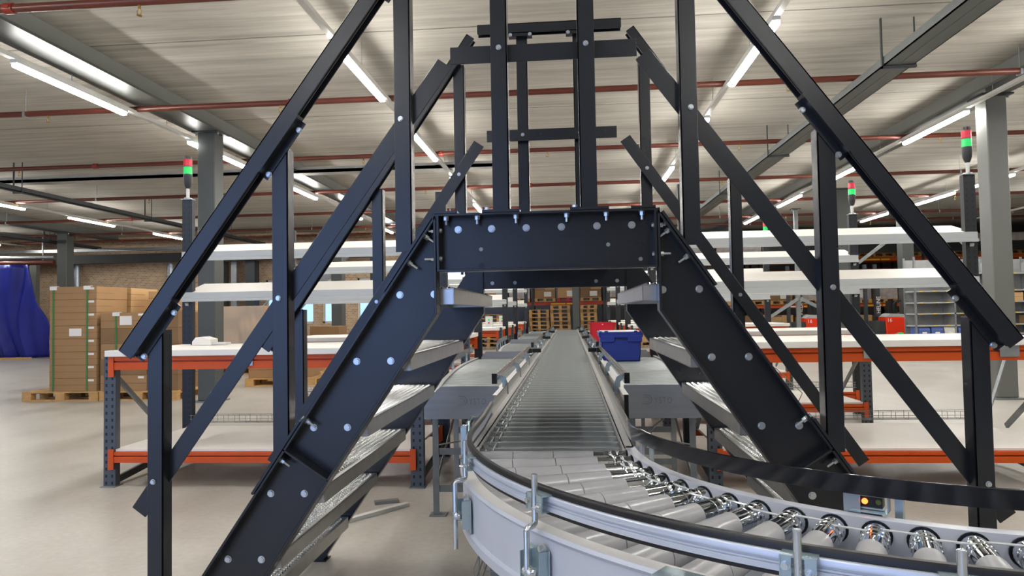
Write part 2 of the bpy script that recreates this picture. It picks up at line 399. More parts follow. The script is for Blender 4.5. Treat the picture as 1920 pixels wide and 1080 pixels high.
# ceiling light rows
def light_row(x, ys, where, L=1.72, z=3.77):
    tr = tag(MB().box(x-.03, x+.03, -7.5 if ys[0] < 8 else ys[0]-2, 22.4, z, z+.045).build('light_trunking', lampb), 'slim white light trunking, the row '+where, 'trunking')
    for y in (-4, -1, 2, 4.6, 7.1, 8.9, 12, 15.3, 18.5):
        if y > ys[0]-2: MB().cyl((x, y, z+.04), (x, y, CZ), .004, 6).build('hanger_wire', galv, tr)
    for i, y in enumerate(ys):
        t = thing('strip_light', 'lit white strip light, '+ORD[i]+' in the row '+where, 'ceiling light', (x, y, z), group='strip lights on the row '+where)
        MB().box(-.036, .036, 0, L, -.03, 0).build('housing', lampb, t)
        MB().prism([(-.036, -.03), (-.034, -.062), (-.022, -.07), (.022, -.07), (.034, -.062), (.036, -.03)], .02, L-.02).build('diffuser', tubem, t)
light_row(-5.33, [-3.4, -.2, 3, 6.3, 9.45, 12.75, 16.0, 19.2], 'beside the left column')
light_row(-2.08, [-3.4, -.2, 3, 6.2, 9.45, 12.7, 15.85, 19.1], 'above the left stair flight')
light_row(1.93, [-3.4, -.2, 3, 6.2, 9.3, 12.4, 15.7, 18.9], 'above the right stair flight')
light_row(5.3, [-3.4, -.2, 3, 6.2, 9.45, 12.75, 16.0, 19.3], 'beside the right column')
light_row(8.75, [4.2, 7.6, 10.9, 14.2, 16.3, 19.6], 'far right')
light_row(-12.15, [3.3, 6.6, 10, 12.9, 16.0, 19.5], 'far left beyond the carton stack')
light_row(-18.6, [13.2, 16.4, 19.6], 'farthest left above the tarpaulin')
light_row(12.3, [10.9, 14.2, 17.5], 'farthest right')

# ================================================================ CROSSOVER STAIR BRIDGE
BX = -.012
Y1, Y2 = 2.2, 3.35
br = thing('crossover_stairs', 'dark anthracite steel crossover with two steep stair flights and a platform over the conveyor', 'stairs', (BX, 0, 0))
SL = 1.475
def upx(z): return .345+(1.516-z)/SL
def lox(z): return .345+(1.2-z)/SL
XD, ZD = 1/math.hypot(1, SL), SL/math.hypot(1, SL)
for s in (-1, 1):
    for Yw, fd in ((Y1, -1), (Y2, 1)):
        m = MB()
        m.prism([(s*.345, 1.516), (s*.345, 1.2), (s*lox(0), 0), (s*upx(0), 0)], Yw, Yw+.008*(-fd))
        ya, yb = sorted((Yw, Yw+fd*.052)); ym = (ya+yb)/2
        def edge(x0, z0, x1, z1, nx, nz, t=.008):
            m.prism([(s*x0, z0), (s*x1, z1), (s*(x1+nx*t), z1+nz*t), (s*(x0+nx*t), z0+nz*t)], ya, yb)
        edge(.345, 1.516, upx(0), 0, -ZD, -XD)
        edge(.345, 1.2, lox(0), 0, ZD, XD)
        edge(.345, 1.516, .345, 1.2, 1, 0)
        # mid-length stiffener plate square to the stringer, foot plate
        cx, cz = upx(.775), .775
        m.prism([(s*cx, cz), (s*(cx-.176*ZD), cz-.176*XD), (s*(cx-.176*ZD-.007*XD), cz-.176*XD+.007*ZD), (s*(cx-.007*XD), cz+.007*ZD)], ya, yb)
        m.box(*sorted((s*(lox(0)-.02), s*(upx(0)+.02))), ya-.01, yb+.01, 0, .008)
        st = m.build('stringer', paint, br, bevel=.0012)
        if fd < 0:
            for k in range(6):
                for dx in (.474, .362): bolt_at(st, (s*(dx+.1445*k), Y1, 1.264-.212*k), (0, -1, 0), .0115)
        for z in (1.452, 1.37, .87, .745, .12):
            x = upx(z)
            bolt_at(st, (s*(x-.009*ZD), ym, z-.009*XD), (-s*ZD, 0, -XD), .010, .011, 'nut', stud=.022)
            bolt_at(st, (s*(x+.0005*ZD), ym, z+.0005*XD), (s*ZD, 0, XD), .010, .009)
        for z in (1.465, 1.375):
            bolt_at(st, (s*.353, ym, z), (s, 0, 0), .010, .011, 'nut', stud=.022); bolt_at(st, (s*.335, ym, z), (-s, 0, 0), .009, .006)
# treads: folded aluminium trays with pressed dimples
tm = MB(); TW, TL = .21, Y2-Y1-.03
tm.box(0, TW, 0, TL, -.004, 0).box(0, .003, 0, TL, -.052, 0).box(TW-.003, TW, 0, TL, -.052, 0).box(0, TW, 0, .003, -.052, 0).box(0, TW, TL-.003, TL, -.052, 0)
tm.box(0, .016, 0, TL, -.052, -.049)
dm = MB()
nx, ny = 8, 46
for i in range(nx):
    for j in range(ny):
        x = .022+(TW-.044)*i/(nx-1); y = .03+(TL-.06)*(j+(.5 if i % 2 else 0))/ny
        a = .0084; pr = []
        for rr, zz in ((a, 0), (a*.66, .0056), (a*.28, .0070)):
            pr += [(x+rr*math.cos(PI/3*q), y+rr*math.sin(PI/3*q), zz) for q in range(6)]
        fs = [(6*l+q, 6*l+(q+1) % 6, 6*l+6+(q+1) % 6, 6*l+6+q) for l in range(2) for q in range(6)]+[tuple(12+q for q in range(6))]
        dm.add(pr, fs, True)
for s in (-1, 1):
    for k in range(6):
        x0 = .300+.1445*k; z = 1.283-.212*k
        if s < 0 and k == 0:
            T0 = tm.build('stair_tread', alu, br, bevel=0); D0 = dm.build('anti_slip_dimples', mat('polished_aluminium', '#d9dadb', .16, 1), T0); o = T0
        else:
            o = T0.copy(); COL.objects.link(o); d = D0.copy(); COL.objects.link(d); d.parent = o
        o.location = ((x0 if s > 0 else -x0-TW), Y1+.012, z)
# platform beams
for Yw, fd in ((Y1, -1), (Y2, 1)):
    zb = 1.333 if fd < 0 else 1.318
    m = MB(); ya, yb = sorted((Yw, Yw+fd*.052))
    ww = sorted((Yw, Yw-fd*.008))
    m.box(-.337, .337, ww[0], ww[1], zb, 1.516).box(-.337, .337, ya, yb, 1.508, 1.516).box(-.337, .337, ya, yb, zb, zb+.007)
    m.box(-.343, -.335, ya, yb, zb, 1.516).box(.335, .343, ya, yb, zb, 1.516)
    pb = m.build('platform_beam', paint, br, bevel=.0012)
    if fd < 0:
        for x in (-.281, -.173, -.062, .05, .162, .271): bolt_at(pb, (x, Yw, 1.470), (0, -1, 0), .0115)
        for x, z in ((-.208, 1.352), (.196, 1.352), (.296, 1.41)): bolt_at(pb, (x, Yw, z), (0, -1, 0), .009, .0012, 'bolt_hole', blackp, 14, False)
        for x, z in ((-.208, 1.405), (.196, 1.41), (.296, 1.362)): bolt_at(pb, (x, Yw, z), (0, -1, 0), .0065, .0016, 'bolt_end', galvd, 14, False)
        for x in (-.315, -.215, -.092, .067, .19, .30): bolt_at(pb, (x, Yw-.03, 1.508), (0, 0, -1), .0105, .012, 'nut', stud=.014)
    else:
        for x, z in ((-.30, 1.345), (-.19, 1.345), (.20, 1.345), (.30, 1.345)): bolt_at(pb, (x, Yw-.008, z), (0, -1, 0), .009, .004, 'bolt', galv, 14, False)  # pale discs in place of open holes, light from behind put into their tone
MB().box(-.335, .335, Y1+.01, Y2-.01, 1.508, 1.514).build('platform_floor', alu, br)
# posts
def post(x, Yp, z0, z1, s, back=1):
    """angle post: front face plus a flange on the side towards the platform centre"""
    m = MB(); inn = -1 if s > 0 else 1
    m.box(x-.0265, x+.0265, Yp, Yp+.005, z0, z1)
    xf = x+inn*.0265; a, b_ = sorted((xf, xf-inn*.005)); m.box(a, b_, *sorted((Yp, Yp+back*.052)), z0, z1)
    return m.build('handrail_post', paint, br, bevel=.001)
def bolt(par, x, y, z, d=(0, -1, 0), r=.0085):
    bolt_at(par, (x, y, z), d, r, .007)
def slrail(z): return z         # helper name kept readable below
HR = lambda X: 1.06+(1.384-X)*1.38           # handrail height over |x|
HX = lambda z: 1.384-(z-1.06)/1.38
MR = lambda X: .563+(1.361-X)*1.392          # near mid rail
FH = lambda X: 2.56-(X-.381)*1.45
FM = lambda X: 2.02-(X-.355)*1.47
for s in (-1, 1):
    for x, zb in ((1.283, 0), (.86, .765), (.452, 1.40)):
        p = post(s*x, Y1-.03, zb, HR(x)-.035, s)
        bolt(p, s*x+s*.006, Y1-.031, MR(x)+.0 if x > 1 else MR(x))
        if zb:
            u = upx(zb)
            m = MB(); X0 = s*(upx(zb+.10)+.004); X1 = s*(upx(zb-.13)+.004)
            m.bar((X0, Y1-.026, zb+.10+.004), (X1, Y1-.026, zb-.13+.004), .06, .008, (s*ZD, 0, XD)); m.build('base_plate', paint, p)
    p = post(s*.138, Y1-.03, 1.524, 2.6, s)
    bolt(p, s*.138, Y1-.031, 2.045)
    MB().box(s*.138-.06, s*.138+.06, Y1-.055, Y1+.03, 1.516, 1.524).build('base_plate', paint, p)
    bolt_at(p, (s*.138-.045, Y1-.03, 1.524), (0, 0, 1), .010, .01)
    # far side posts
    for x, zb in ((1.275, 0), (.868, .84), (.452, 1.45)):
        p = post(s*x, Y2+.0, zb, FH(x)-.03, s)
    p = post(s*.138, Y2, 1.52, 2.58, s)
# corner plates on the platform top
for x in (-.315, .30): MB().box(x-.035, x+.04, Y1-.055, Y1+.03, 1.516, 1.523).build('joint_plate', paint, br)
def channel(p, q, name='handrail', w=.05, h=.05, up=(0, 0, 1), t=.005):
    """downward-open channel from p to q"""
    m = MB(); m.bar(p, q, w, t, up, (0, h/2-t/2)); m.bar(p, q, t, h, up, (w/2-t/2, 0)); m.bar(p, q, t, h, up, (-w/2+t/2, 0))
    m.bar(p, q, t*1.2, h*.75, up, (0, 0))
    return m.build(name, paint, br, bevel=.001)
def angle_rail(p, q, yf, name='mid_rail', w=.056, s=1, back=.035):
    """face plate w wide plus a flange along its upper edge"""
    up = Vector((0, 0, 1)); m = MB()
    m.bar(p, q, .005, w, up); d = Vector(q)-Vector(p)
    P = Vector(p); Q = Vector(q); dn = d.normalized(); side = dn.cross(up).normalized(); u = side.cross(dn).normalized()
    off = Vector((0, back/2, 0))
    m.bar(P+off+u*(w/2-.0025), Q+off+u*(w/2-.0025), back, .005, up)
    return m.build(name, paint, br, bevel=.001)
for s in (-1, 1):
    hr = channel((s*1.365, Y1-.04, HR(1.365)), (s*.275, Y1-.04, HR(.275)), w=.055, h=.05)
    for x in (1.283, .86, .452):
        z = HR(x)-.031
        m = MB(); dl, du = .055, .075
        m.bar((s*(x+dl), Y1-.045, HR(x+dl)-.040), (s*(x-du), Y1-.045, HR(x-du)-.040), .05, .010)
        m.bar((s*(x+dl), Y1-.032, HR(x+dl)-.052), (s*(x-du), Y1-.032, HR(x-du)-.052), .005, .036)
        g = m.build('joint_plate', paint, hr)
        for q in (x+.042, x-.060):
            bolt_at(hr, (s*q-s*.008, Y1-.0345, HR(q)-.062), (0, -1, 0), .0095, .008)
    angle_rail((s*1.361, Y1+.006, MR(1.361)), (s*.318, Y1+.006, MR(.318)), 0)
    channel((s*1.43, Y2-.01, FH(1.43)), (s*.385, Y2-.01, FH(.385)), w=.05, h=.045)
    mr = angle_rail((s*(1.40), Y2-.028, FM(1.40)), (s*.352, Y2-.028, FM(.352)), 0, w=.056)
    for x in (1.275, .868, .452): bolt(mr, s*x, Y2-.031, FM(x))
angle_rail((-.30, Y1+.006, 2.038), (.30, Y1+.006, 2.038), 0)
channel((-.33, Y1-.03, 2.62), (.33, Y1-.03, 2.62))
ph = channel((-.352, Y2-.01, 2.585), (.345, Y2-.01, 2.585), w=.05, h=.045)
MB().box(-.20, -.085, Y2-.03, Y2+.01, 2.545, 2.56).box(.08, .17, Y2-.03, Y2+.01, 2.545, 2.56).build('joint_plate', paint, ph)
for x in (-.19, -.095, .09): bolt_at(ph, (x, Y2-.03, 2.552), (0, -1, 0), .009, .008)
pm = angle_rail((-.313, Y2-.028, 2.058), (.313, Y2-.028, 2.058), 0)
bolt(pm, -.138, Y2-.031, 2.06); bolt(pm, .138, Y2-.031, 2.06)

# ================================================================ MAIN ROLLER CONVEYOR
YE = 18.6; YS = 2.42; XL, XR = -.306, .268      # outer edges of the side frame flanges
mc = thing('roller_conveyor', 'long straight roller conveyor running under the stairs to the far pallet stacks', 'conveyor', (0, 0, 0))
for s, xe in ((-1, XL), (1, XR)):
    m = MB(); xi = xe-s*.032
    m.box(*sorted((xe, xi)), YS, YE, .727, .731).box(*sorted((xi, xi+s*.003)), YS, YE, .63, .731).box(*sorted((xe, xe-s*.003)), YS, YE, .60, .731).box(*sorted((xe, xi)), YS, YE, .60, .603)
    m.build('side_frame', cream, mc, bevel=0)
    m = MB().box(*sorted((xe-s*.002, xe+s*.001)), 2.62, YE, .731, .79)
    m.cyl((xe, 2.62, .79), (xe, YE, .79), .004, 8)
    gr = m.build('guide_strip', steel, mc)
for y in [3.0+2.3*i for i in range(7)]:
    for s, xe in ((-1, XL+.02), (1, XR-.02)):
        m = MB(); m.box(xe-.018, xe+.018, y, y+.04, 0, .60).box(xe-.04, xe+.04, y-.03, y+.07, 0, .008); m.build('leg', galvd, mc)
MB().box(XL+.03, XR-.03, YS, YE, .60, .612).build('belly_plate', galvd, mc)
PITCH = .113; NR = int((YE-YS)/PITCH)
GR = [(0, .012), (.004, .0275), (.022, .0275), (.0235, .0212), (.027, .0195), (.0305, .0212), (.032, .0282), (.045, .0282), (.0465, .0212), (.050, .0195), (.0535, .0212), (.055, .0275), (.07, .0275)]
def roller_mesh(x0, x1):
    L = x1-x0
    return MB().lathe((x0, 0, 0), (x1, 0, 0), GR+[(L-.004, .0275), (L, .012)], 16)
xi0, xi1 = XL+.036, XR-.036
R0 = None
for i in range(min(100, NR)):
    y = YS+.035+PITCH*i
    if R0 is None: R0 = roller_mesh(xi0, xi1).build('roller', rollm, mc); o = R0
    else: o = R0.copy(); COL.objects.link(o)
    o.location = (0, y, .6965)
m = MB()
for i in range(100, NR): m.cyl((xi0, YS+.035+PITCH*i, .6965), (xi1, YS+.035+PITCH*i, .6965), .0275, 10)
o = m.build('roller', rollm, mc); o['kind'] = 'stuff'; o['label'] = 'the more distant rollers'
# clear round belts between neighbouring rollers in the two grooves
m = MB(); n = min(150, NR)
for i in range(n-1):
    x = xi0+(.027 if i % 2 else .050); y = YS+.035+PITCH*i
    m.tube([(x, y-.014, .715), (x, y, .7215), (x, y+PITCH, .7215), (x, y+PITCH+.014, .715)], .0027, 6)
m.build('drive_belt', mat('glossy_belt', '#d5d8da', .12, .2), mc)
# ---- curve
CA = (1.14, 2.42); CI = (1.223, 2.449); CO = (1.063, 2.353)
RI, RO = .949, 1.364
cc = thing('curved_roller_conveyor', 'curved roller conveyor bending to the right in the foreground', 'conveyor', (0, 0, 0))
def ray_hit(th, c, r):
    d = Vector((math.cos(th), math.sin(th))); o = Vector(CA)-Vector(c); b_ = o.dot(d); k = o.dot(o)-r*r
    t = -b_+math.sqrt(b_*b_-k); return Vector(CA)+d*t
def arc(c, r, a0, a1, n=64, z=0, tail=True):
    P = [(c[0]+r*math.cos(R_(a0+(a1-a0)*i/n)), c[1]+r*math.sin(R_(a0+(a1-a0)*i/n)), z) for i in range(n+1)]
    return P
def curve_path(c, r, lead=None, n=60):
    P = arc(c, r, 180, 270, n)
    if lead is not None: P = [(P[0][0], lead, 0)]+P
    for q in range(1, 7): P.append((c[0]+.25*q, c[1]-r, 0))
    return P
def lathe_r(th): pass
# inner (far) frame, outer (near) frame: travel direction 180->270 has its left side towards the centre
pi_ = curve_path(CI, RI+.0, YS+.02)
m = MB().sweep(pi_, [(0, .731), (-.030, .731), (-.030, .727), (0, .727)])
m.sweep(pi_, [(-.030, .731), (-.033, .731), (-.033, .62), (-.030, .62)])
m.build('inner_side_frame', framep, cc)
po = curve_path(CO, RO, YS+.02)
m = MB().sweep(po, [(0, .731), (.034, .731), (.034, .727), (0, .727)]); m.build('outer_top_flange', cream, cc)
m = MB().sweep(po, [(0, .729), (-.004, .722), (.004, .713), (.004, .604), (-.005, .598), (-.005, .575), (.002, .575), (.008, .60), (.010, .722)]); m.build('outer_side_frame', framep, cc)
# belly plate under the rollers
m = MB(); vs = []; n = 30
for i in range(n+1):
    th = PI+PI/2*i/n; a = ray_hit(th, CI, RI+.03); b_ = ray_hit(th, CO, RO-.03); vs += [(a.x, a.y, .625), (b_.x, b_.y, .625)]
m.add(vs, [(2*i, 2*i+1, 2*i+3, 2*i+2) for i in range(n)]); m.box(1.14, 2.6, .99+.03, 1.49, .62, .625)
m.build('belly_plate', framep, cc)
NC = 20
heads = []
for k in range(NC+9):
    th = PI+R_(1.8)+R_(5.55)*k
    if k < 16: a = ray_hit(th, CI, RI+.036); b_ = ray_hit(th, CO, RO-.012)
    else:
        x = 1.19+.11*(k-16); a = Vector((x, CI[1]-RI-.036)); b_ = Vector((x, CO[1]-RO+.012))
    L = (b_-a).length; d = (b_-a)/L
    r0, r1 = .0285, .0385
    P = lambda t, dz=0: Vector((a.x+d.x*t, a.y+d.y*t, .7255-(r0+(r1-r0)*max(0, (t-.12))/(L-.12))+dz))
    p, q = P(0), P(L)
    p.z = .7255-r0; 
    big = GR_ = [(0, .015), (.003, .0292), (.026, .0292), (.0285, .0255), (.032, .0238), (.0355, .0255), (.038, .0300), (.05, .0300), (.0525, .0255), (.056, .0238), (.0595, .0255), (.062, .0292), (.078, .0292), (.079, .0278), (.135, .0278)]
    q0 = Vector((a.x+d.x*.135, a.y+d.y*.135, p.z))
    ro = MB().lathe(p, q0, GR_, 24).build('roller', chrome, cc)
    # three tapered plastic sleeves
    s0 = .128 if k > 2 else .11
    ls = (L-s0-.01)/3
    for j in range(3):
        t0, t1 = s0+ls*j+.0006, s0+ls*(j+1)-.0006
        ra = r0+.0012+(r1-r0)*j/3; rb = r0+.0012+(r1-r0)*(j+1)/3
        A = Vector((a.x+d.x*t0, a.y+d.y*t0, .7265-ra)); B = Vector((a.x+d.x*t1, a.y+d.y*t1, .7265-rb)); ll = (B-A).length
        MB().lathe(A, B, [(0, ra-.002), (.001, ra), (ll-.001, rb), (ll, rb-.002)], 24).build('sleeve', sleeve, ro)
    e0 = Vector((b_.x-d.x*.01, b_.y-d.y*.01, .7265-r1-.001)); e1 = Vector((b_.x+d.x*.002, b_.y+d.y*.002, .7265-r1-.001))
    MB().cyl(e0, e1, r1*.6, 14).build('end_cap', mat('blue_black_cap', '#1b2350', .3), ro)
    f0 = Vector((a.x-d.x*.004, a.y-d.y*.004, p.z)); MB().cyl(f0, p, .0325, 20).build('bearing_cap', blackp, ro)
    heads.append((p, d))
m = MB()
for k in range(len(heads)-1):
    (p, d), (p2, d2) = heads[k], heads[k+1]; t = .032 if k % 2 else .056
    A = Vector((p.x+d.x*t, p.y+d.y*t, .7205)); B = Vector((p2.x+d2.x*t, p2.y+d2.y*t, .7205)); e = (B-A).normalized()
    m.tube([A-e*.017-Vector((0, 0, .009)), A-e*.009-Vector((0, 0, .0015)), A, B, B+e*.009-Vector((0, 0, .0015)), B+e*.017-Vector((0, 0, .009))], .0027, 6)
m.build('drive_belt', MATS['glossy_belt'], cc)
# inner guide: band over the inner frame, continuing the steel strip; dark reflections painted black
bp_ = [(XR, 2.68, 0)]+[(CI[0]+(RI+.011)*math.cos(R_(a)), CI[1]+(RI+.011)*math.sin(R_(a)), 0) for a in [181+1.5*i for i in range(60)]]+[(CI[0]+.3*i, CI[1]-RI-.011, 0) for i in range(1, 5)]
m = MB(); o = 0
for i, p in enumerate(bp_):
    f = min(1, max(0, (2.62-p[1])/.35)) if i < 20 else 1; zz = .731+.045*f; 
    P0 = Vector(p); d = (Vector(bp_[min(i+1, len(bp_)-1)])-Vector(bp_[max(i-1, 0)])).normalized(); nn = Vector((-d.y, d.x, 0))
    zt = .79+.029*f
    for a, z in ((-.0035, zz), (-.0035, zt-.002), (-.0015, zt), (.0015, zt), (.0035, zt-.002), (.0035, zz)): m.v.append(tuple(P0+nn*a+Vector((0, 0, z))))
for i in range(len(bp_)-1):
    for j in range(6): m.f.append((i*6+j, i*6+(j+1) % 6, (i+1)*6+(j+1) % 6, (i+1)*6+j)); m.sm.append(True)
m.build('inner_guide_band', bandm, cc)
for a in (187, 194, 236, 262):
    c, s_ = math.cos(R_(a)), math.sin(R_(a)); t = Vector((-s_, c, 0)); r_ = RI-.004
    P0 = Vector((CI[0]+r_*c, CI[1]+r_*s_, 0))
    m = MB().bar(P0-t*.0+Vector((0, 0, .731)), P0+Vector((0, 0, .80)), .035, .003, (c, s_, 0)); m.build('guide_bracket', galv, cc)
# outer guide rail: aluminium profile with black strips, from the straight into the curve
og = [(CO[0]-1.34, 3.0-.05*i, 0) for i in range(13)]
og = [(x-.012*max(0, (y-2.6)/.4), y, z) for x, y, z in og]+[(CO[0]+1.34*math.cos(R_(a)), CO[1]+1.34*math.sin(R_(a)), 0) for a in [180+1.5*i for i in range(61)]]+[(CO[0]+.3*i, CO[1]-1.34, 0) for i in range(1, 5)]
MB().sweep(og, [(.010, .803), (-.006, .803), (-.006, .813), (-.003, .817), (.007, .817), (.010, .813)]).build('black_top_strip', rubber, cc)
MB().sweep(og, [(.004, .803), (-.012, .803), (-.014, .800), (-.014, .7915), (-.009, .7905), (-.009, .7865), (-.011, .786), (-.011, .7825), (-.009, .782), (-.014, .781), (-.014, .7715), (.004, .7715)]).build('outer_guide_rail', mat('anodised_aluminium', '#c3cad8', .3, .3, .03, 20), cc)
MB().sweep(og, [(.006, .7712), (-.010, .7712), (-.010, .763), (.006, .763)]).build('black_bottom_strip', rubber, cc)
# clamp brackets carrying the outer guide rail
def clamp(a, low=0):
    c, s_ = math.cos(R_(a)), math.sin(R_(a)); rd = Vector((c, s_, 0)); tg = Vector((-s_, c, 0))
    def P(r, t, z): return Vector((CO[0], CO[1], 0))+rd*r+tg*t+Vector((0, 0, z-low))
    g = MB()
    # rod: up through the clamp, cranked outwards over the flange, down the side
    g.tube([P(1.372, 0, .848), P(1.372, 0, .752), P(1.374, .002, .745), P(1.381, .006, .742), P(1.392, .010, .742), P(1.400, .013, .741), P(1.404, .014, .736), P(1.404, .014, .56)], .0068, 10)
    g.cyl(P(1.372, 0, .848), P(1.372, 0, .8495), .0055, 10)
    h = g.build('clamp_rod', zinc, cc)
    m = MB()
    m.bar(P(1.360, -.028, .805), P(1.360, .028, .805), .028, .003).bar(P(1.360, -.028, .771), P(1.360, .028, .771), .028, .003)
    m.bar(P(1.375, -.028, .788), P(1.375, -.026, .788), .003, .034, (0, 0, 1)).bar(P(1.373, -.028, .788), P(1.373, -.010, .788), .003, .034, (0, 0, 1)).bar(P(1.373, .010, .788), P(1.373, .028, .788), .003, .034, (0, 0, 1))
    m.build('clamp_block', mat('zinc_bracket', '#a9bcc4', .25, .7), h)
    bolt_at(h, P(1.374, -.019, .790), rd, .0075, .008); bolt_at(h, P(1.374, .019, .783), rd, .0075, .008, stud=.01)
    m = MB().bar(P(1.367, -.026, .65), P(1.367, .044, .65), .003, .09, (0, 0, 1))
    m.bar(P(1.382, -.022, .655), P(1.382, -.019, .655), .034, .06, (0, 0, 1)).bar(P(1.378, .036, .655), P(1.378, .039, .655), .024, .075, (0, 0, 1))
    m.build('clamp_plate', MATS['zinc_bracket'], h)
    for tt in (.006, .022):
        MB().lathe(P(1.386, tt, .650), P(1.412, tt, .650), [(0, .006), (.003, .0095), (.010, .0115), (.018, .0105), (.024, .006), (.026, .001)], 14).build('cap_nut', zinc, h)
    bolt_at(h, P(1.371, .030, .698), rd, .009, .012); bolt_at(h, P(1.371, .030, .625), rd, .007, .010)
for a in (198.5, 217.5, 241.6, 250.8): clamp(a)
c_, s_ = math.cos(R_(233.5)), math.sin(R_(233.5)); rd = Vector((c_, s_, 0)); tg = Vector((-s_, c_, 0))
def PJ(r, t, z): return Vector((CO[0], CO[1], 0))+rd*r+tg*t+Vector((0, 0, z))
jb = MB().bar(PJ(1.385, -.04, .738), PJ(1.385, .04, .738), .05, .004).bar(PJ(1.372, -.032, .70), PJ(1.372, -.012, .70), .004, .07, (0, 0, 1)).bar(PJ(1.372, .012, .70), PJ(1.372, .036, .70), .004, .07, (0, 0, 1)).cyl(PJ(1.395, 0, .735), PJ(1.395, 0, .58), .0075, 10).build('joint_bracket', MATS['zinc_bracket'], cc)
bolt_at(jb, PJ(1.375, -.022, .715), rd, .010, .010, stud=.01); bolt_at(jb, PJ(1.375, .024, .712), rd, .011, .010, stud=.01)
# straight-side clamp near the start of the curve
m = MB().tube([(-.300, 2.62, .80), (-.318, 2.60, .812), (-.322, 2.55, .80), (-.322, 2.52, .74)], .008, 8)
h = m.box(-.335, -.315, 2.45, 2.50, .70, .80).build('guide_bracket', MATS['zinc_bracket'], cc)
# photo sensor on the inner frame
a = 226; c, s_ = math.cos(R_(238)), math.sin(R_(238))
def SP(r, t, z): return (CI[0]+r*c-t*s_, CI[1]+r*s_+t*c, z)
ps = thing('photo_sensor', 'small black photo sensor with glowing orange light in a zinc bracket under the inner guide band', 'sensor', (0, 0, 0))
m = MB().bar(SP(.93, -.04, .737), SP(.93, .04, .737), .05, .003).bar(SP(.915, -.04, .752), SP(.915, -.037, .752), .03, .034).bar(SP(.915, .037, .752), SP(.915, .040, .752), .03, .034)
m.bar(SP(.935, -.034, .752), SP(.935, -.031, .752), .004, .03).bar(SP(.935, -.034, .742), SP(.935, .034, .742), .006, .003).bar(SP(.9, .05, .735), SP(.9, .066, .735), .03, .075)
m.build('sensor_bracket', MATS['zinc_bracket'], ps)
MB().bar(SP(.917, -.028, .755), SP(.917, .028, .755), .03, .024).build('sensor_body', blackp, ps)
MB().cyl(SP(.931, -.008, .756), SP(.9345, -.008, .756), .0065, 14).build('light', ledm, ps)
MB().cyl(SP(.931, .02, .757), SP(.934, .02, .757), .006, 14).build('lens', mat('lens_green', '#5e6b3a', .2), ps)
# legs and cable bundle below the curve
for (x, y) in ((-.05, 1.95), (.28, 1.62), (.9, 1.30), (.55, 1.72)):
    m = MB().box(x-.02, x+.02, y-.02, y+.02, 0, .62).box(x-.05, x+.05, y-.05, y+.05, 0, .008); m.build('leg', galv, cc)
cb = thing('cable_bundle', 'bundle of grey cables and pipes running below the curved conveyor', 'cables', (0, 0, 0))
for i in range(7):
    x = -.13+.026*i
    MB().tube([(x+.5, 1.20-.01*i, .50), (x+.2, 1.42, .505), (x+.06, 1.62, .51), (x+.02, 1.9, .515), (x+.0, 2.3, .52), (x, 3.1, .52)], .011, 8).build('cable', cabm, cb)
wt = MB()
for i in range(14):
    y = 1.72+.1*i; wt.tube([(-.19, y, .57), (-.19, y, .49), (.04, y, .49), (.04, y, .57)], .002, 5)
for x, z in ((-.19, .57), (-.19, .53), (-.19, .49), (-.11, .49), (-.03, .49), (.04, .49), (.04, .57)): wt.cyl((x, 1.72, z), (x, 3.1, z), .002, 5)
tag(wt.build('wire_tray', galvd), 'wire mesh cable tray hanging below the curved conveyor', 'cable tray')

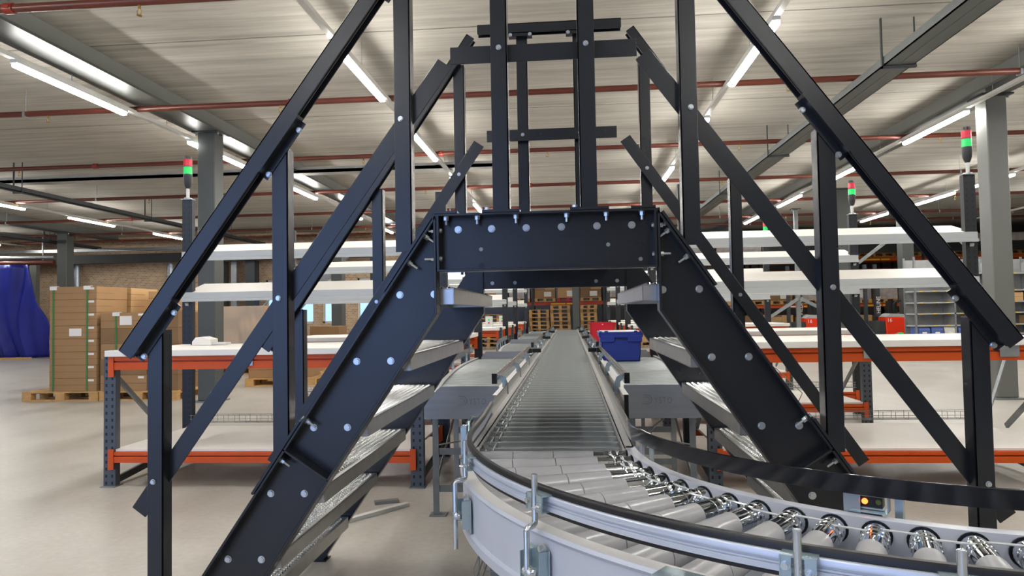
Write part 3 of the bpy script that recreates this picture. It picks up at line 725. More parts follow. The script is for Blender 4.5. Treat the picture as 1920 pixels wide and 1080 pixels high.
# ================================================================ SIDE (SPUR) CONVEYORS, DIVERTERS
def spur(s, y0, L, side, kth, txt):
    """side conveyor: straight inner edge next to the main line, outer edge bulging outwards"""
    t = thing('side_roller_conveyor', 'side roller conveyor %s of the main line, %s to the stairs' % (side, ORD[kth]), 'conveyor', (0, y0, 0))
    near = kth == 0
    xin = .375
    def xo(y): u = y/L; return .765+(.19 if near else .14)*math.sin(min(1, u*1.25)*PI/2)-.06*max(0, u-.8)
    n = 14; path = [(s*xo(L*i/n), L*i/n, 0) for i in range(n+1)]
    sg = -1 if s > 0 else 1
    m = MB().sweep(path, [(0, .731), (-s*-.030, .731), (-s*-.030, .727), (-s*-.003, .727), (-s*-.003, .62), (0, .62)]); m.build('outer_side_frame', cream, t)
    MB().box(*sorted((s*xin, s*(xin+.028))), 0, L, .727, .731).box(*sorted((s*xin, s*(xin+.003))), 0, L, .60, .731).build('inner_side_frame', cream, t)
    P = .08; k = int((L-.05)/P)
    for i in range(k):
        y = .04+P*i; x0, x1 = s*(xin+.03), s*(xo(y)-.006)
        MB().cyl((x0, y, .699), (x1, y, .699), .0245, 14 if near else 8).build('roller', rollm, t)
    # bent steel guide band above the outer frame
    gp = [(s*(xo(L*i/n)+.012+.10*max(0, i/n-.6)**2), L*i/n, 0) for i in range(1, n+1)]
    MB().sweep(gp, [(0, .785), (.002, .785), (.002, .85), (0, .85)]).build('guide_band', steel, t)
    for i in (3, 7, 11): 
        x, y, _ = gp[i]; MB().box(x-.003, x+.003, y-.05, y+.05, .68, .80).build('guide_bracket', MATS['zinc_bracket'], t)
    # end plate with the maker's raised lettering
    pts = [(.358, .778), (.70, .778), (.785, .70), (.80, .66), (.80, .588), (.358, .588)] if near else [(.40, .765), (.90, .765), (.95, .70), (.95, .62), (.40, .62)]
    ep = MB().prism([(s*x, z) for x, z in pts], -.006, -.002).box(*sorted((s*pts[0][0], s*pts[1][0])), -.006, .02, pts[0][1]-.003, pts[0][1]).build('end_plate', mat('brushed_steel_plate', '#9a9fa6', .42, .55, .05, 6, stretch=(.3, 1, 6)), t, bevel=.001)
    if near:
        em = mat('embossed_steel', '#84888e', .35, .6)
        bx_ = -.592 if s < 0 else .47
        Mx = Matrix.Translation((bx_, -.006, .668)) @ Matrix.Rotation(PI/2, 4, 'X')
        text_mesh('YSTO', .052, .0015, 'lettering', em, ep, Mx @ Matrix.Translation((.058, .004, 0)), 1.25, .68)
        m = MB()      # big open D made of two bent strokes
        dd = [(.0, 0), (.032, 0)]+[(.032+.026*math.sin(PI*i/10), .026-.026*math.cos(PI*i/10)) for i in range(11)]+[(.008, .052)]
        m.tube([(bx_+x-.012, -.0065, .668+z) for x, z in dd], .0018, 6)
        m.tube([(bx_+x-.004, -.0065, .668+z) for x, z in ((.0, .012), (.026, .012), (.033, .018), (.036, .026), (.033, .034), (.026, .040), (.004, .040))], .0013, 6)
        m.build('lettering', em, ep)
    MB().box(*sorted((s*(xin+.01), s*.75)), .02, L-.1, .612, .618).build('belly_plate', galvd, t)
    for y in ((.10, .85, L-.4) if near else (.1, L-.4)):
        for x in (.41, .755):
            m = MB().box(s*x-.018, s*x+.018, y-.002, y+.002, .01, .62).box(*sorted((s*x+.018*s, s*x+.014*s)), y, y+.035, .01, .62).box(s*x-.04, s*x+.06, y-.02, y+.06, 0, .008)
            m.build('leg', galvd, t)
        if near:
            for z in (.14, .36): MB().box(*sorted((s*.41, s*.755)), y+.004, y+.008, z, z+.04).build('cross_rail', galvd, t)
    if near:
        for x in (.41, .755): MB().bar((s*x, .13, .20), (s*x, .84, .52), .004, .04).build('diagonal_brace', galvd, t)
        m = MB().tube([(s*.72, .5, .60), (s*.6, .45, .48), (s*.5, .35, .42), (s*.76, .2, .40)], .005, 6).tube([(s*.70, .3, .60), (s*.55, .25, .5), (s*.48, .3, .3), (s*.45, .4, .05)], .005, 6)
        m.build('cable', cabm, t)
    return t
SP = [(4.02, 3.3), (7.85, 3.0), (11.35, 2.6), (14.4, 3.2)]
for s, side in ((-1, 'left'), (1, 'right')):
    for k, (y0, L) in enumerate(SP): spur(s, y0, L, side, k, '')
    # diverter guides between main line and side conveyors
    for k, (y0, L) in enumerate(SP):
        t = thing('diverter_guide', 'tilted steel diverter rail %s of the main line at the %s side conveyor' % (side, ORD[k]), 'guide rail', (0, y0, 0))
        ya, yb = (-.45 if s > 0 else -.42), L-.55
        f = MB().bar((s*.335, ya, .755), (s*.33, yb, .755), .012, .035).bar((s*.335, ya, .772), (s*.33, yb, .772), .03, .004)
        f.build('base_profile', cream, t)
        a, b_ = (s*.352, ya+.15, .845), (s*.345, yb+.05, .845)
        MB().bar(a, b_, .012, .034).cyl((a[0], a[1], .866), (b_[0], b_[1], .866), .008, 10).cyl((a[0]-s*.018, a[1], .862), (b_[0]-s*.018, b_[1], .862), .005, 8).build('tilted_rail', steel, t)
        MB().box(*sorted((s*.338, s*.366)), a[1]-.03, a[1], .82, .875).build('end_cap', blackp, t)
        MB().box(*sorted((s*.318, s*.372)), yb+.05, yb+.16, .80, .845).build('black_housing', blackp, t)
        MB().box(*sorted((s*.24, s*.392)), yb+.30, yb+.40, .792, .83).build('black_housing', blackp, t)
        if s > 0 and k == 0: MB().box(.325, .347, ya-.008, ya, .62, .775).build('end_cap', blackp, t)
        for q in (.12, .45, .8):
            y = ya+(yb-ya)*q
            m = MB().prism([(s*.30, .735), (s*.335, .735), (s*.335, .80), (s*.36, .83), (s*.352, .848), (s*.315, .83), (s*.30, .79)], y, y+.004)
            m.bar((s*.312, y-.07, .79), (s*.312, y+.09, .76), .003, .06); m.build('hook_bracket', MATS['zinc_bracket'], t)

# ================================================================ CRATES on the right side conveyor
def crate(x, y, z, w, d, h, col, lab, tub):
    t = thing('plastic_crate', lab, 'crate', (x, y, z))
    tp = .018
    if tub:     # attached-lid crate, low front with handle recess
        m = MB()
        o = [(-w/2+tp, 0), (w/2-tp, 0), (w/2, h*.97), (-w/2, h*.97)]
        th = .006
        for y0, y1 in ((0, th), (d-th, d)): m.prism(o, y0, y1)
        m.box(-w/2+tp, w/2-tp, 0, d, 0, th)
        for s in (-1, 1): m.prism([(s*(w/2-tp), 0), (s*(w/2), h*.97), (s*(w/2-th), h*.97), (s*(w/2-tp-th), 0)], 0, d)
        m.build('body', col, t)
        m = MB().box(-w/2-.012, w/2+.012, -.012, 0, h*.80, h*.97).box(-w/2-.012, -w/2, -.012, d+.012, h*.80, h*.97).box(w/2, w/2+.012, -.012, d+.012, h*.80, h*.97).box(-w/2-.012, w/2+.012, d, d+.012, h*.8, h*.97)
        m.box(-w/2-.004, -w*.16, -.018, 0, h*.64, h*.84).box(w*.16, w/2+.004, -.018, 0, h*.64, h*.84).box(-w*.16, w*.16, -.016, 0, h*.78, h*.86)
        m.build('rim', col, t, bevel=.003)
        MB().box(-w*.16, w*.16, -.0015, 0, h*.70, h*.79).build('handle_recess_shade', mat('recess_shade_blue', '#16205e', .5), t)  # shade of the recess painted as a darker blue panel
        m = MB()
        for s in (-1, 1): m.box(s*w*.36-.016, s*w*.36+.016, -.016, .01, h*.93, h+.004)
        m.box(-w/2-.006, -w/2+.012, -.014, .02, h*.93, h+.002).box(w/2-.02, w/2+.006, -.014, .02, h*.93, h+.002)
        m.build('hinge_lug', col, t, bevel=.003)
        MB().box(-w/2+.01, w/2-.01, .01, d-.01, h*.955, h*.985).build('lid', mat('pale_lid', '#c9c7c6', .4), t)
    else:
        m = MB(); th = .006
        m.prism([(-w/2+tp, 0), (w/2-tp, 0), (w/2, h), (w*.12, h), (w*.12, h*.86), (-w*.12, h*.86), (-w*.12, h), (-w/2, h)], 0, th)
        m.prism([(-w/2+tp, 0), (w/2-tp, 0), (w/2, h), (-w/2, h)], d-th, d).box(-w/2+tp, w/2-tp, 0, d, 0, th)
        for s in (-1, 1): m.prism([(s*(w/2-tp), 0), (s*w/2, h), (s*(w/2-th), h), (s*(w/2-tp-th), 0)], 0, d)
        m.build('body', col, t)
        MB().box(-w/2-.008, w/2+.008, -.008, 0, h*.955, h).box(-w/2-.008, -w/2, -.008, d+.008, h*.955, h).box(w/2, w/2+.008, -.008, d+.008, h*.955, h).box(-w/2-.008, w/2+.008, d, d+.008, h*.955, h).build('rim', col, t)
        MB().box(-w*.02, w*.03, -.0015, 0, h*.88, h*.93).build('label', paper, t)
    return t
crate(.541, 6.66, .7235, .385, .56, .285, blue, 'dark blue plastic tote with pale lid on the right side conveyor', True)
crate(.565, 10.9, .7235, .38, .5, .30, red, 'red open plastic crate behind the blue tote', False)

# ================================================================ PACKING BENCHES
def packing_bench(oa=None, ob=None):
    """origin on the floor midway between the tall rear uprights"""
    t = thing('packing_bench', '', 'bench', (0, 0, 0)); hw = 1.125; D = 1.02
    ha, hb = (-hw if oa is None else oa), (hw if ob is None else ob)
    def upright(x, y, h, mm, sl=True):
        m = MB().box(x-.045, x+.045, y-.003, y+.003, 0, h).box(x-.045, x-.041, y, y+.05, 0, h).box(x+.041, x+.045, y, y+.05, 0, h); return m.build('upright', mm, t)
    for x, xf in ((-hw, ha), (hw, hb)):
        MB().box(xf-.055, xf+.055, -D-.03, -D+.07, 0, .006).build('foot_plate', galvd, t); MB().box(x-.055, x+.055, -.03, .07, 0, .006).build('foot_plate', galvd, t)
        upright(xf, -D, .98, perf); upright(x, 0, 2.24, perfd)
        MB().bar((xf, -D+.05, .03), (x, -.02, .12), .02, .05).build('foot_brace', darks, t)
        MB().bar((xf, -D+.05, .80), (xf, -.35, .30), .02, .035).build('diagonal_brace', galvd, t)
    def beam(y, z0, h, mm, nm='beam'):
        xa, xb = (ha, hb) if y < -.5 else (-hw, hw)
        m = MB().prismx([(y-.022, z0), (y-.022, z0+h*.56), (y-.004, z0+h*.58), (y-.004, z0+h*.67), (y-.022, z0+h*.69), (y-.022, z0+h), (y+.02, z0+h), (y+.02, z0)], xa+.045, xb-.045)
        b = m.build(nm, mm, t)
        for s, xe in ((-1, xa), (1, xb)): MB().box(*sorted((xe-s*.045, xe-s*.005)), y-.03, y-.022, z0-.05, z0+h+.02).build('beam_connector', mm, b)
        return b
    beam(-D, .838, .095, orange); beam(0, .838, .095, orange); beam(-D, .175, .075, orange); beam(0, .175, .075, orange)
    MB().box(ha-.01, hb+.01, -D-.05, -.06, .934, .978).build('worktop', white, t, bevel=.003)
    MB().box(ha+.03, hb-.03, -D+.0, .0, .252, .268).build('lower_board', white, t)
    for x in (-.1, .75): MB().box(x-.06, x+.06, -D-.035, -D-.028, .86, .945).build('clip_plate', galv, t)
    for z0, dz in ((1.345, .075), (1.70, .075)):
        sh = MB().add([(-hw-.01, -.03, z0+dz), (hw+.01, -.03, z0+dz), (hw+.01, .30, z0+dz+.095), (-hw-.01, .30, z0+dz+.095), (-hw-.01, -.03, z0+dz-.012), (hw+.01, -.03, z0+dz-.012), (hw+.01, .30, z0+dz+.083), (-hw-.01, .30, z0+dz+.083)],
                 [(0,1,2,3),(4,7,6,5),(0,4,5,1),(1,5,6,2),(2,6,7,3),(3,7,4,0)]).build('sloping_shelf', white, t)
        MB().prismx([(-.05, z0), (-.05, z0+dz*.30), (-.038, z0+dz*.36), (-.038, z0+dz+.004), (-.03, z0+dz+.004), (-.03, z0)], -hw-.03, hw+.03).build('shelf_lip', shelfg, sh)
        for s in (-1, 1): MB().bar((s*hw, -.0, z0-.04), (s*hw, .28, z0+dz+.06), .03, .06).build('shelf_bracket', shelfg, sh)
    m = MB()
    for i in range(23): x = -1.08+.098*i; m.tube([(x, -.02, .36), (x, -.02, .30), (x, .06, .30), (x, .06, .36)], .0022, 5)
    for y, z in ((-.02, .36), (-.02, .33), (-.02, .30), (.02, .30), (.06, .30), (.06, .36)): m.cyl((-1.09, y, z), (1.09, y, z), .0022, 5)
    m.build('wire_tray', galvd, t)
    return t
BP = {'A': packing_bench(), 'L': packing_bench(oa=-.80), 'R': packing_bench(ob=.80)}; used = set()
BXC = 2.14
def place_bench(kind, x, y, lab, g):
    p = BP[kind]
    if kind not in used: used.add(kind); p.location = (x, y, 0); p['label'] = lab; p['group'] = g; return p
    return dup(p, (x, y, 0), 0, lab, g)
BY = [(5.80, 'nearest'), (8.08, 'second'), (11.55, 'third'), (13.75, 'fourth'), (17.2, 'fifth')]
for s, side in ((-1, 'left'), (1, 'right')):
    for y, nm in BY:
        place_bench('A' if nm in ('nearest', 'third', 'fifth') else 'LR'[s > 0], s*BXC, y, 'white packing bench with orange beams and tilted shelves, %s one on the %s' % (nm, side), 'packing benches on the %s' % side)
# signal towers on top of the outer rear uprights
def tower(x, y, lab):
    t = thing('signal_tower', lab, 'signal light', (x, y, 2.24))
    MB().box(-.05, .05, -.02, .045, .001, .006).lathe((0, .01, .006), (0, .01, .018), [(0, .038), (.012, .034)], 16).build('foot', galv, t)
    MB().cyl((0, .01, .016), (0, .01, .11), .014, 12).build('tube', lampb, t)
    MB().lathe((0, .01, .10), (0, .01, .25), [(0, .016), (.02, .026), (.05, .034), (.09, .037), (.125, .037)], 20).build('base', mat('tower_base', '#2b2c2e', .4), t)
    MB().cyl((0, .01, .228), (0, .01, .292), .036, 20).build('green_lens', greenl, t)
    MB().cyl((0, .01, .294), (0, .01, .358), .036, 20).build('red_lens', redl, t)
    MB().cyl((0, .01, .290), (0, .01, .296), .0372, 20).build('ring', MATS['tower_base'], t); MB().cyl((0, .01, .357), (0, .01, .385), .036, 20, .032).build('cap', MATS['tower_base'], t)
    return t
tower(-BXC-1.125, 5.80, 'red and green signal light on a post beside the left column'); tower(BXC+1.125, 5.80, 'largest red and green signal light, on the post left of the right column')
tower(BXC+1.125, 8.08, 'red and green signal light on the second right bench, seen between the stair posts')
tower(BXC+1.125, 11.55, 'small signal light on the third right bench, half hidden by the shelves')
# items on the benches
t = thing('label_printer', 'small white desk device with dark front on the left packing bench', 'device', (-2.95, 5.42, .979))
MB().prism([(-.06, 0), (.10, 0), (.10, .05), (.03, .07), (-.03, .065), (-.06, .03)], 0, .12).build('housing', white, t, bevel=.004)
MB().prism([(-.075, .004), (-.061, .004), (-.031, .066), (-.045, .064)], .01, .11).build('front', darks, t)
MB().box(.102, .22, .02, .10, .004, .022).build('tray', lampb, t)
t = thing('dark_box', 'small dark grey junction box standing at the rear of the left lower board', 'box', (-2.02, 5.68, .269))
MB().box(-.06, .06, 0, .06, 0, .24).build('case', mat('dark_box', '#26282b', .5), t, bevel=.004); MB().box(-.05, .05, -.004, -.001, .02, .06).build('vent', blackp, t)
for i, (x, y, sd, w) in enumerate(((-1.25, 7.72, 'left', 'second'), (-1.25, 11.2, 'left', 'third'), (-1.25, 13.4, 'left', 'fourth'), (1.25, 7.72, 'right', 'second'), (1.2, 11.2, 'right', 'third'))):
    t = thing('control_box', 'pale control box with a green and a red button on the %s %s bench' % (w, sd), 'control box', (x, y, .979), group='control boxes on the benches')
    MB().box(-.055, .055, 0, .09, 0, .17).build('case', mat('pale_case', '#c9cbc9', .4), t, bevel=.004)
    MB().cyl((.0, -.012, .115), (.0, 0, .115), .014, 12).build('green_button', greenl, t); MB().cyl((.0, -.012, .065), (.0, 0, .065), .014, 12).build('red_button', redl, t)
for i, (s, y, pts) in enumerate(((-1, 5.86, ((1.45, .80), (1.7, .62), (1.86, .42), (1.78, .31), (1.55, .285))), (1, 5.90, ((1.5, .84), (1.75, .70), (1.95, .5), (1.88, .35), (1.6, .31))), (1, 5.93, ((1.4, .84), (1.7, .66), (1.85, .46), (1.80, .33), (1.5, .31))), (-1, 5.90, ((1.4, .84), (1.8, .7), (1.95, .5), (1.9, .36), (1.6, .31))))):
    ck = 'left' if s < 0 else 'right'
    P = [(s*x, y, z) for x, z in pts]; Q = []
    for a, b_ in zip(P, P[1:]):
        for u in range(4): Q.append(tuple(a[j]+(b_[j]-a[j])*u/4 for j in range(3)))
    tag(MB().tube(Q+[P[-1]], .004, 6).build('cable', cabm), 'thin pale cable looping behind the nearest %s bench' % ck, 'cable', group='cables behind the nearest %s bench' % ck)

# ================================================================ CARTONS AND PALLETS, LEFT
def pallet_mesh(w=1.2, d=.8, mm=wood):
    m = MB()
    for i in range(5): y = i*(d-.12)/4; m.box(0, w, y, y+.11, .122, .144)
    bw_ = .145 if w > 1 else .105
    for i in range(3): x = i*(w-bw_)/2; m.box(x, x+bw_, 0, d, .100, .122)
    for j in range(3):
        y = j*(d-.10)/2; m.box(0, w, y, y+.10, 0, .022)
        for i in range(3): x = i*(w-bw_)/2; m.box(x, x+bw_, y, y+.10, .022, .1005)
    return m
PAL = {}
def pallet(x, y, z, lab, mm=wood, rz=0, w=1.2, d=.8, group=None):
    k = (mm.name, w, d)
    if k not in PAL: o = pallet_mesh(w, d).build('pallet', mm); PAL[k] = o.data
    else: o = bpy.data.objects.new('pallet', PAL[k]); COL.objects.link(o)
    o.location = (x, y, z); o.rotation_euler = (0, 0, rz)
    return tag(o, lab, 'pallet', group)
def carton(x, y, z, w, d, h, lab, mm=card, group=None, label=0, big=False, name='cardboard_box'):
    t = thing(name, lab, 'cardboard box', (x, y, z), group=group)
    j = random.uniform(-.004, .004)
    MB().box(j, w+j, 0, d, 0, h-.002).build('carton', mm, t, bevel=.004)
    MB().box(j-.0006, w+j+.0006, -.0012, d*.5, h*.46, h*.50).build('flap_fold', card3, t) if h > .15 else None
    if label: MB().box(w-.13, w-.04, -.003, -.0012, h-.05, h-.018).build('label', paper, t)
    if big: MB().box(w*.42, w*.68, -.003, -.0012, h*.2, h*.78).build('shipping_label', paper, t)
    return t
px, py = -8.05, 9.78
pallet(-8.13, py, 0, 'wooden pallet under the tall carton stack on the left'); pallet(-6.91, py, 0, 'wooden pallet under the lower carton stack beside the left column')
pallet(-8.10, py+.84, 0, 'wooden pallet just behind the tall carton stack'); pallet(-6.88, py+.84, 0, 'wooden pallet behind the lower carton stack')
place = ['bottom', 'second from bottom', 'third from bottom', 'fourth from bottom', 'fifth from bottom', 'sixth from bottom', 'seventh from bottom', 'top']
for k in range(8):
    carton(-7.72, py+.03, .144+.1955*k, .745, .72, .1955, 'flat brown carton, %s in the front green-strapped tall stack' % place[k], card, 'cartons of the front tall stack', 1, k == 4)
for k in range(8):
    carton(-7.74, py+.86, .144+.1955*k, .76, .72, .1955, 'flat brown carton, %s in the tall stack behind the strapped one' % place[k], card2, 'cartons of the rear tall stack')
for k in range(7):
    carton(-6.72, py+.90, .144+.2150*k, .74, .70, .2150, 'flat brown carton, %s in the stack rising behind the lower strapped one' % (place[k] if k < 6 else 'top'), card2, 'cartons of the rear middle stack')
for k in range(5):
    hh = .232
    carton(-6.92, py+.04, .144+hh*k, .72, .74, hh, 'brown carton, %s in the lower strapped stack' % (place[k] if k < 4 else 'top'), card3 if k % 2 else card, 'cartons of the lower stack', 1, k == 4)
    carton(-6.18, py+.06, .144+hh*k, .46, .72, hh, 'brown carton, %s in the narrow stack next to the left column' % (place[k] if k < 4 else 'top'), card3, 'cartons of the narrow stack')
for i, (x, zt, yy, lab) in enumerate(((-7.655, 1.708, py+.022, 'left green strap round the tall carton stack'), (-7.12, 1.708, py+.022, 'right green strap round the tall carton stack'), (-6.67, 1.304, py+.032, 'green strap round the lower carton stack'))):
    m = MB().box(x-.012, x+.012, yy-.004, yy, .14, zt+.003).box(x-.012, x+.012, yy, yy+.7, zt, zt+.003); o = m.build('packing_strap', strapm); tag(o, lab, 'strap')
    MB().box(x-.055, x+.055, yy-.008, yy-.004, zt-.05, zt+.006).box(x-.055, x+.055, yy, yy+.05, zt+.003, zt+.008).build('corner_protector', paper, o)
# low cartons on pallets seen below the left bench
for i, (x, y, nm) in enumerate(((-5.55, 11.6, 'nearest'), (-5.85, 12.7, 'middle'), (-6.1, 13.7, 'farthest'))):
    pallet(x, y, 0, '%s low wooden pallet with brown cartons seen under the left bench' % nm, rz=.12)
    o = carton(x+.05, y+.04, .144, .56, .62, .30+.05*i, 'left brown carton on the %s low pallet under the left bench' % nm, card2 if i % 2 else card, 'cartons under the left bench'); o.rotation_euler = (0, 0, .12)
    o = carton(x+.63, y+.11, .144, .50, .60, .36-.04*i, 'right brown carton on the %s low pallet under the left bench' % nm, card, 'cartons under the left bench'); o.rotation_euler = (0, 0, .12)
# stretch-wrapped pallet load behind the left bench
pallet(-7.55, 14.2, 0, 'wooden pallet under the stretch-wrapped cartons')
t = thing('wrapped_pallet_load', 'cartons wrapped in shiny clear film behind the left column', 'wrapped cartons', (-7.5, 14.25, .144))
for i in range(2):
    for k in range(5): MB().box(i*.56, i*.56+.555, 0, .7, k*.26, k*.26+.257).build('carton', card if (i+k) % 2 else card2, t)
m = MB(); n = 28
for j in range(14):
    for i in range(n+1):
        u = i/n; m.v.append((-.01+1.14*u, -.012-.008*random.random(), j*.1))
for j in range(13):
    for i in range(n): m.f.append((j*(n+1)+i, j*(n+1)+i+1, (j+1)*(n+1)+i+1, (j+1)*(n+1)+i)); m.sm.append(True)
m.build('clear_film', mat('clear_film', '#e8e4e0', .12, 0, alpha=.4), t)
pallet(-6.1, 15.6, 0, 'wooden pallet under two flat cartons beyond the left bench')
carton(-6.0, 15.65, .144, .8, .6, .62, 'lower flat brown carton beyond the left bench', card); carton(-5.95, 15.65, .766, .7, .55, .2, 'upper flat brown carton beyond the left bench', card3)

# ================================================================ FAR LEFT: tarpaulin, posts, pipes, stairs
nx_, nz_ = 60, 24; m = MB()
for j in range(nz_+1):
    for i in range(nx_+1):
        u = i/nx_; v = j/nz_; x = -20.4+3.75*u-(.6*u*(v**1.4)); ph = x*7+2*math.sin(v*3+x)
        m.v.append((x, 20.9+.12*math.sin(ph)+.06*math.sin(ph*2.3+v*5)+.45*(1-v)**2, .02+3.0*v))
for j in range(nz_):
    for i in range(nx_): a = j*(nx_+1)+i; m.f.append((a, a+1, a+nx_+2, a+nx_+1)); m.sm.append(True)
tp_ = m.build('tarpaulin', tarp); sd = tp_.modifiers.new('thickness', 'SOLIDIFY'); sd.thickness = .01
tag(tp_, 'big creased dark blue tarpaulin hanging at the far left', 'tarpaulin')
RX = -16.6
t = thing('red_pipe_rail', 'thick red and grey pipe run above the blue tarpaulin', 'pipe', (0, 0, 0))
MB().cyl((-24, 20.7, 3.10), (RX, 21.2, 3.10), .08, 14).build('red_pipe', pipem, t); MB().cyl((-24, 20.7, 3.27), (RX, 21.2, 3.27), .06, 14).build('grey_pipe', galv, t)
MB().cyl((-17.0, 21.2, 3.15), (-17.0, 21.2, CZ), .02, 8).cyl((-19.5, 21.0, 3.15), (-19.5, 21.0, CZ), .02, 8).build('hanger', galv, t)
t = thing('steel_post', 'slim grey steel post on a foot plate beside the blue tarpaulin', 'post', (-17.85, 21.9, 0))
MB().box(-.12, .12, -.08, .08, .02, 3.1).build('shaft', colm2, t); MB().box(-.35, .35, -.3, .3, 0, .02).build('foot_plate', galvd, t)
for x in (-17.4,): tag(MB().cyl((x, 23.3, 0), (x, 23.3, 3.2), .13, 16).build('downpipe', galv), 'pale grey drainpipe beside the tarpaulin post', 'pipe')
for x, nm in ((-14.85+.95, 'left'), (-13.2, 'right')): tag(MB().cyl((x, 23.3, 0), (x, 23.3, 3.15), .13, 16).build('downpipe', galv), '%s one of two pale drainpipes on the brick wall above the cartons' % nm, 'pipe')
for x, mm, nm in ((-11.95, colm, 'wider dark'), (-10.85, darks, 'narrow dark')):
    tag(MB().box(x-.17, x+.17, 22.95, 23.3, 0, 3.15).build('wall_post', mm), '%s grey post standing against the brick wall left of the stairs' % nm, 'post')
tag(MB().box(-11.6, -11.4, 23.1, 23.3, 0, 3.15).build('wall_post', galv), 'pale grey post against the brick wall between the two dark ones', 'post')
t = thing('rolled_sheet', 'white rolled sheet with yellow edge leaning beside the tarpaulin', 'roll', (-16.9, 22.6, 0))
MB().cyl((0, 0, 0), (-.35, .5, 1.7), .24, 12, .05).build('sheet', white, t); MB().cyl((.1, .05, 0), (-.45, .6, 2.0), .03, 8).build('yellow_pole', yellow, t)
tag(MB().box(-17.2, -16.2, 22.1, 22.5, 0, .12).build('blue_mat', tarp), 'flat blue mat on the floor beside the leaning roll', 'mat')
tag(MB().box(-24, -16.9, 20.55, 20.65, 0, .06).build('timber_batten', wood), 'long pale timber batten on the floor in front of the tarpaulin', 'batten')
t = thing('wall_staircase', 'grey steel staircase with a red rail rising along the brick wall', 'stairs', (-10.2, 21.8, 0))
MB().bar((0, 0, .3), (3.0, 0, 3.4), .03, .28).bar((0, .8, .3), (3.0, .8, 3.4), .03, .28).build('stringer', galv, t)
for k in range(10): MB().box(.25+.29*k, .5+.29*k, .015, .785, .52+.3*k, .55+.3*k).build('step', galvd, t)
MB().cyl((.3, -.02, 1.5), (2.3, -.02, 3.55), .025, 8).build('handrail', galv, t)
MB().cyl((1.1, -.06, 1.5), (2.4, -.06, 2.95), .05, 8).build('red_pipe', pipem, t)
t = thing('fire_extinguisher', 'faded red cylinder on the brown cartons near the windows', 'extinguisher', (-7.35, 18.2, .75))
MB().lathe((0, 0, 0), (0, 0, .62), [(0, .12), (.02, .13), (.45, .13), (.56, .06), (.62, .04)], 16).build('body', pinkm, t); MB().box(-.05, .05, -.03, .03, .62, .72).build('valve', blackp, t)
carton(-7.6, 18.0, 0, .7, .5, .75, 'brown carton carrying the faded red cylinder', card)
for i in range(3): pallet(-6.0, 19.4, .144*i, '%s pallet of the low stack by the window column' % ['bottom', 'middle', 'top'][i], woodd)
# ================================================================ LOOSE THINGS ON THE FLOOR
tag(MB().bar((-1.29, 3.93, .012), (-.98, 4.33, .012), .04, .022).build('trunking_offcut', lampb), 'long pale strip of trunking lying on the floor left of the conveyor legs', 'offcut')
tag(MB().bar((-1.20, 4.36, .010), (-1.06, 4.42, .010), .05, .018).build('metal_offcut', galvd), 'short grey metal offcut on the floor behind the long pale strip', 'offcut')
tag(MB().lathe((-.60, 4.42, 0), (-.60, 4.42, .07), [(0, .022), (.01, .022), (.014, .008), (.07, .008)], 12).build('levelling_foot', galv), 'small steel levelling foot on the floor beside the conveyor leg', 'foot')
t = thing('leaning_strut', 'thin galvanised strut leaning beside the right column', 'strut', (0, 0, 0)); MB().cyl((3.42, 6.12, .0), (3.86, 6.3, .98), .016, 8).build('tube', galv, t)

# ================================================================ FAR PALLET STACKS, RACKS, LOADS
hts = ['floor', 'second', 'third', 'fourth', 'fifth', 'sixth', 'seventh', 'eighth', 'ninth', 'tenth']
def pstack(x, y, n, where, mm=wood, w=.8, d=1.2):
    for k in range(n):
        pallet(x+random.uniform(-.012, .012), y, .1442*k, '%s pallet of the stack %s' % ((hts[k]+'-level' if k == 0 else hts[k]) if k < n-1 else 'topmost', where), mm if (k*7+n) % 3 else woodd, 0, w, d, 'pallets of the stack '+where)
pstack(-1.43, 25.6, 9, 'left of centre at the conveyor end', w=.74); pstack(-.63, 25.4, 10, 'in the centre at the conveyor end', w=.72); pstack(.46, 25.6, 10, 'right of the far column', w=.6)
pstack(-4.2, 24.3, 7, 'farther left behind the left benches'); pstack(-3.2, 24.3, 8, 'behind the left control boxes'); pstack(-2.35, 24.4, 6, 'between the left benches and the centre stacks')
def rack(x, y, nb, zs, lab, bay=2.75, top=3.9, mm=orange):
    t = thing('pallet_rack', lab, 'rack', (x, y, 0))
    for i in range(nb+1):
        for yy in (0, 1.0):
            MB().box(i*bay-.05, i*bay+.05, yy-.03, yy+.03, 0, top).build('upright', darks, t)
    for z in zs:
        for i in range(nb):
            for yy in (0, 1.0):
                MB().box(i*bay+.05, (i+1)*bay-.05, yy-.03, yy+.03, z-.13, z).build('beam', mm, t)
            MB().box(i*bay+.7, i*bay+1.25, -.036, -.031, z-.11, z-.06).build('location_label', paper if i % 2 else yellow, t)
            MB().box(i*bay+1.3, i*bay+1.6, -.036, -.031, z-.11, z-.06).build('location_label', yellow, t)
    return t
rack(-6.85, 26.9, 4, (1.60,), 'orange pallet rack across the hall behind the far pallet stacks', top=3.5, mm=orangered)
rack(4.5, 26.0, 7, (1.33, 2.98), 'long orange pallet rack across the right background', mm=orange)
rack(4.6, 28.6, 7, (.85, 2.72), 'rear orange pallet rack behind the long one on the right', mm=orangered)
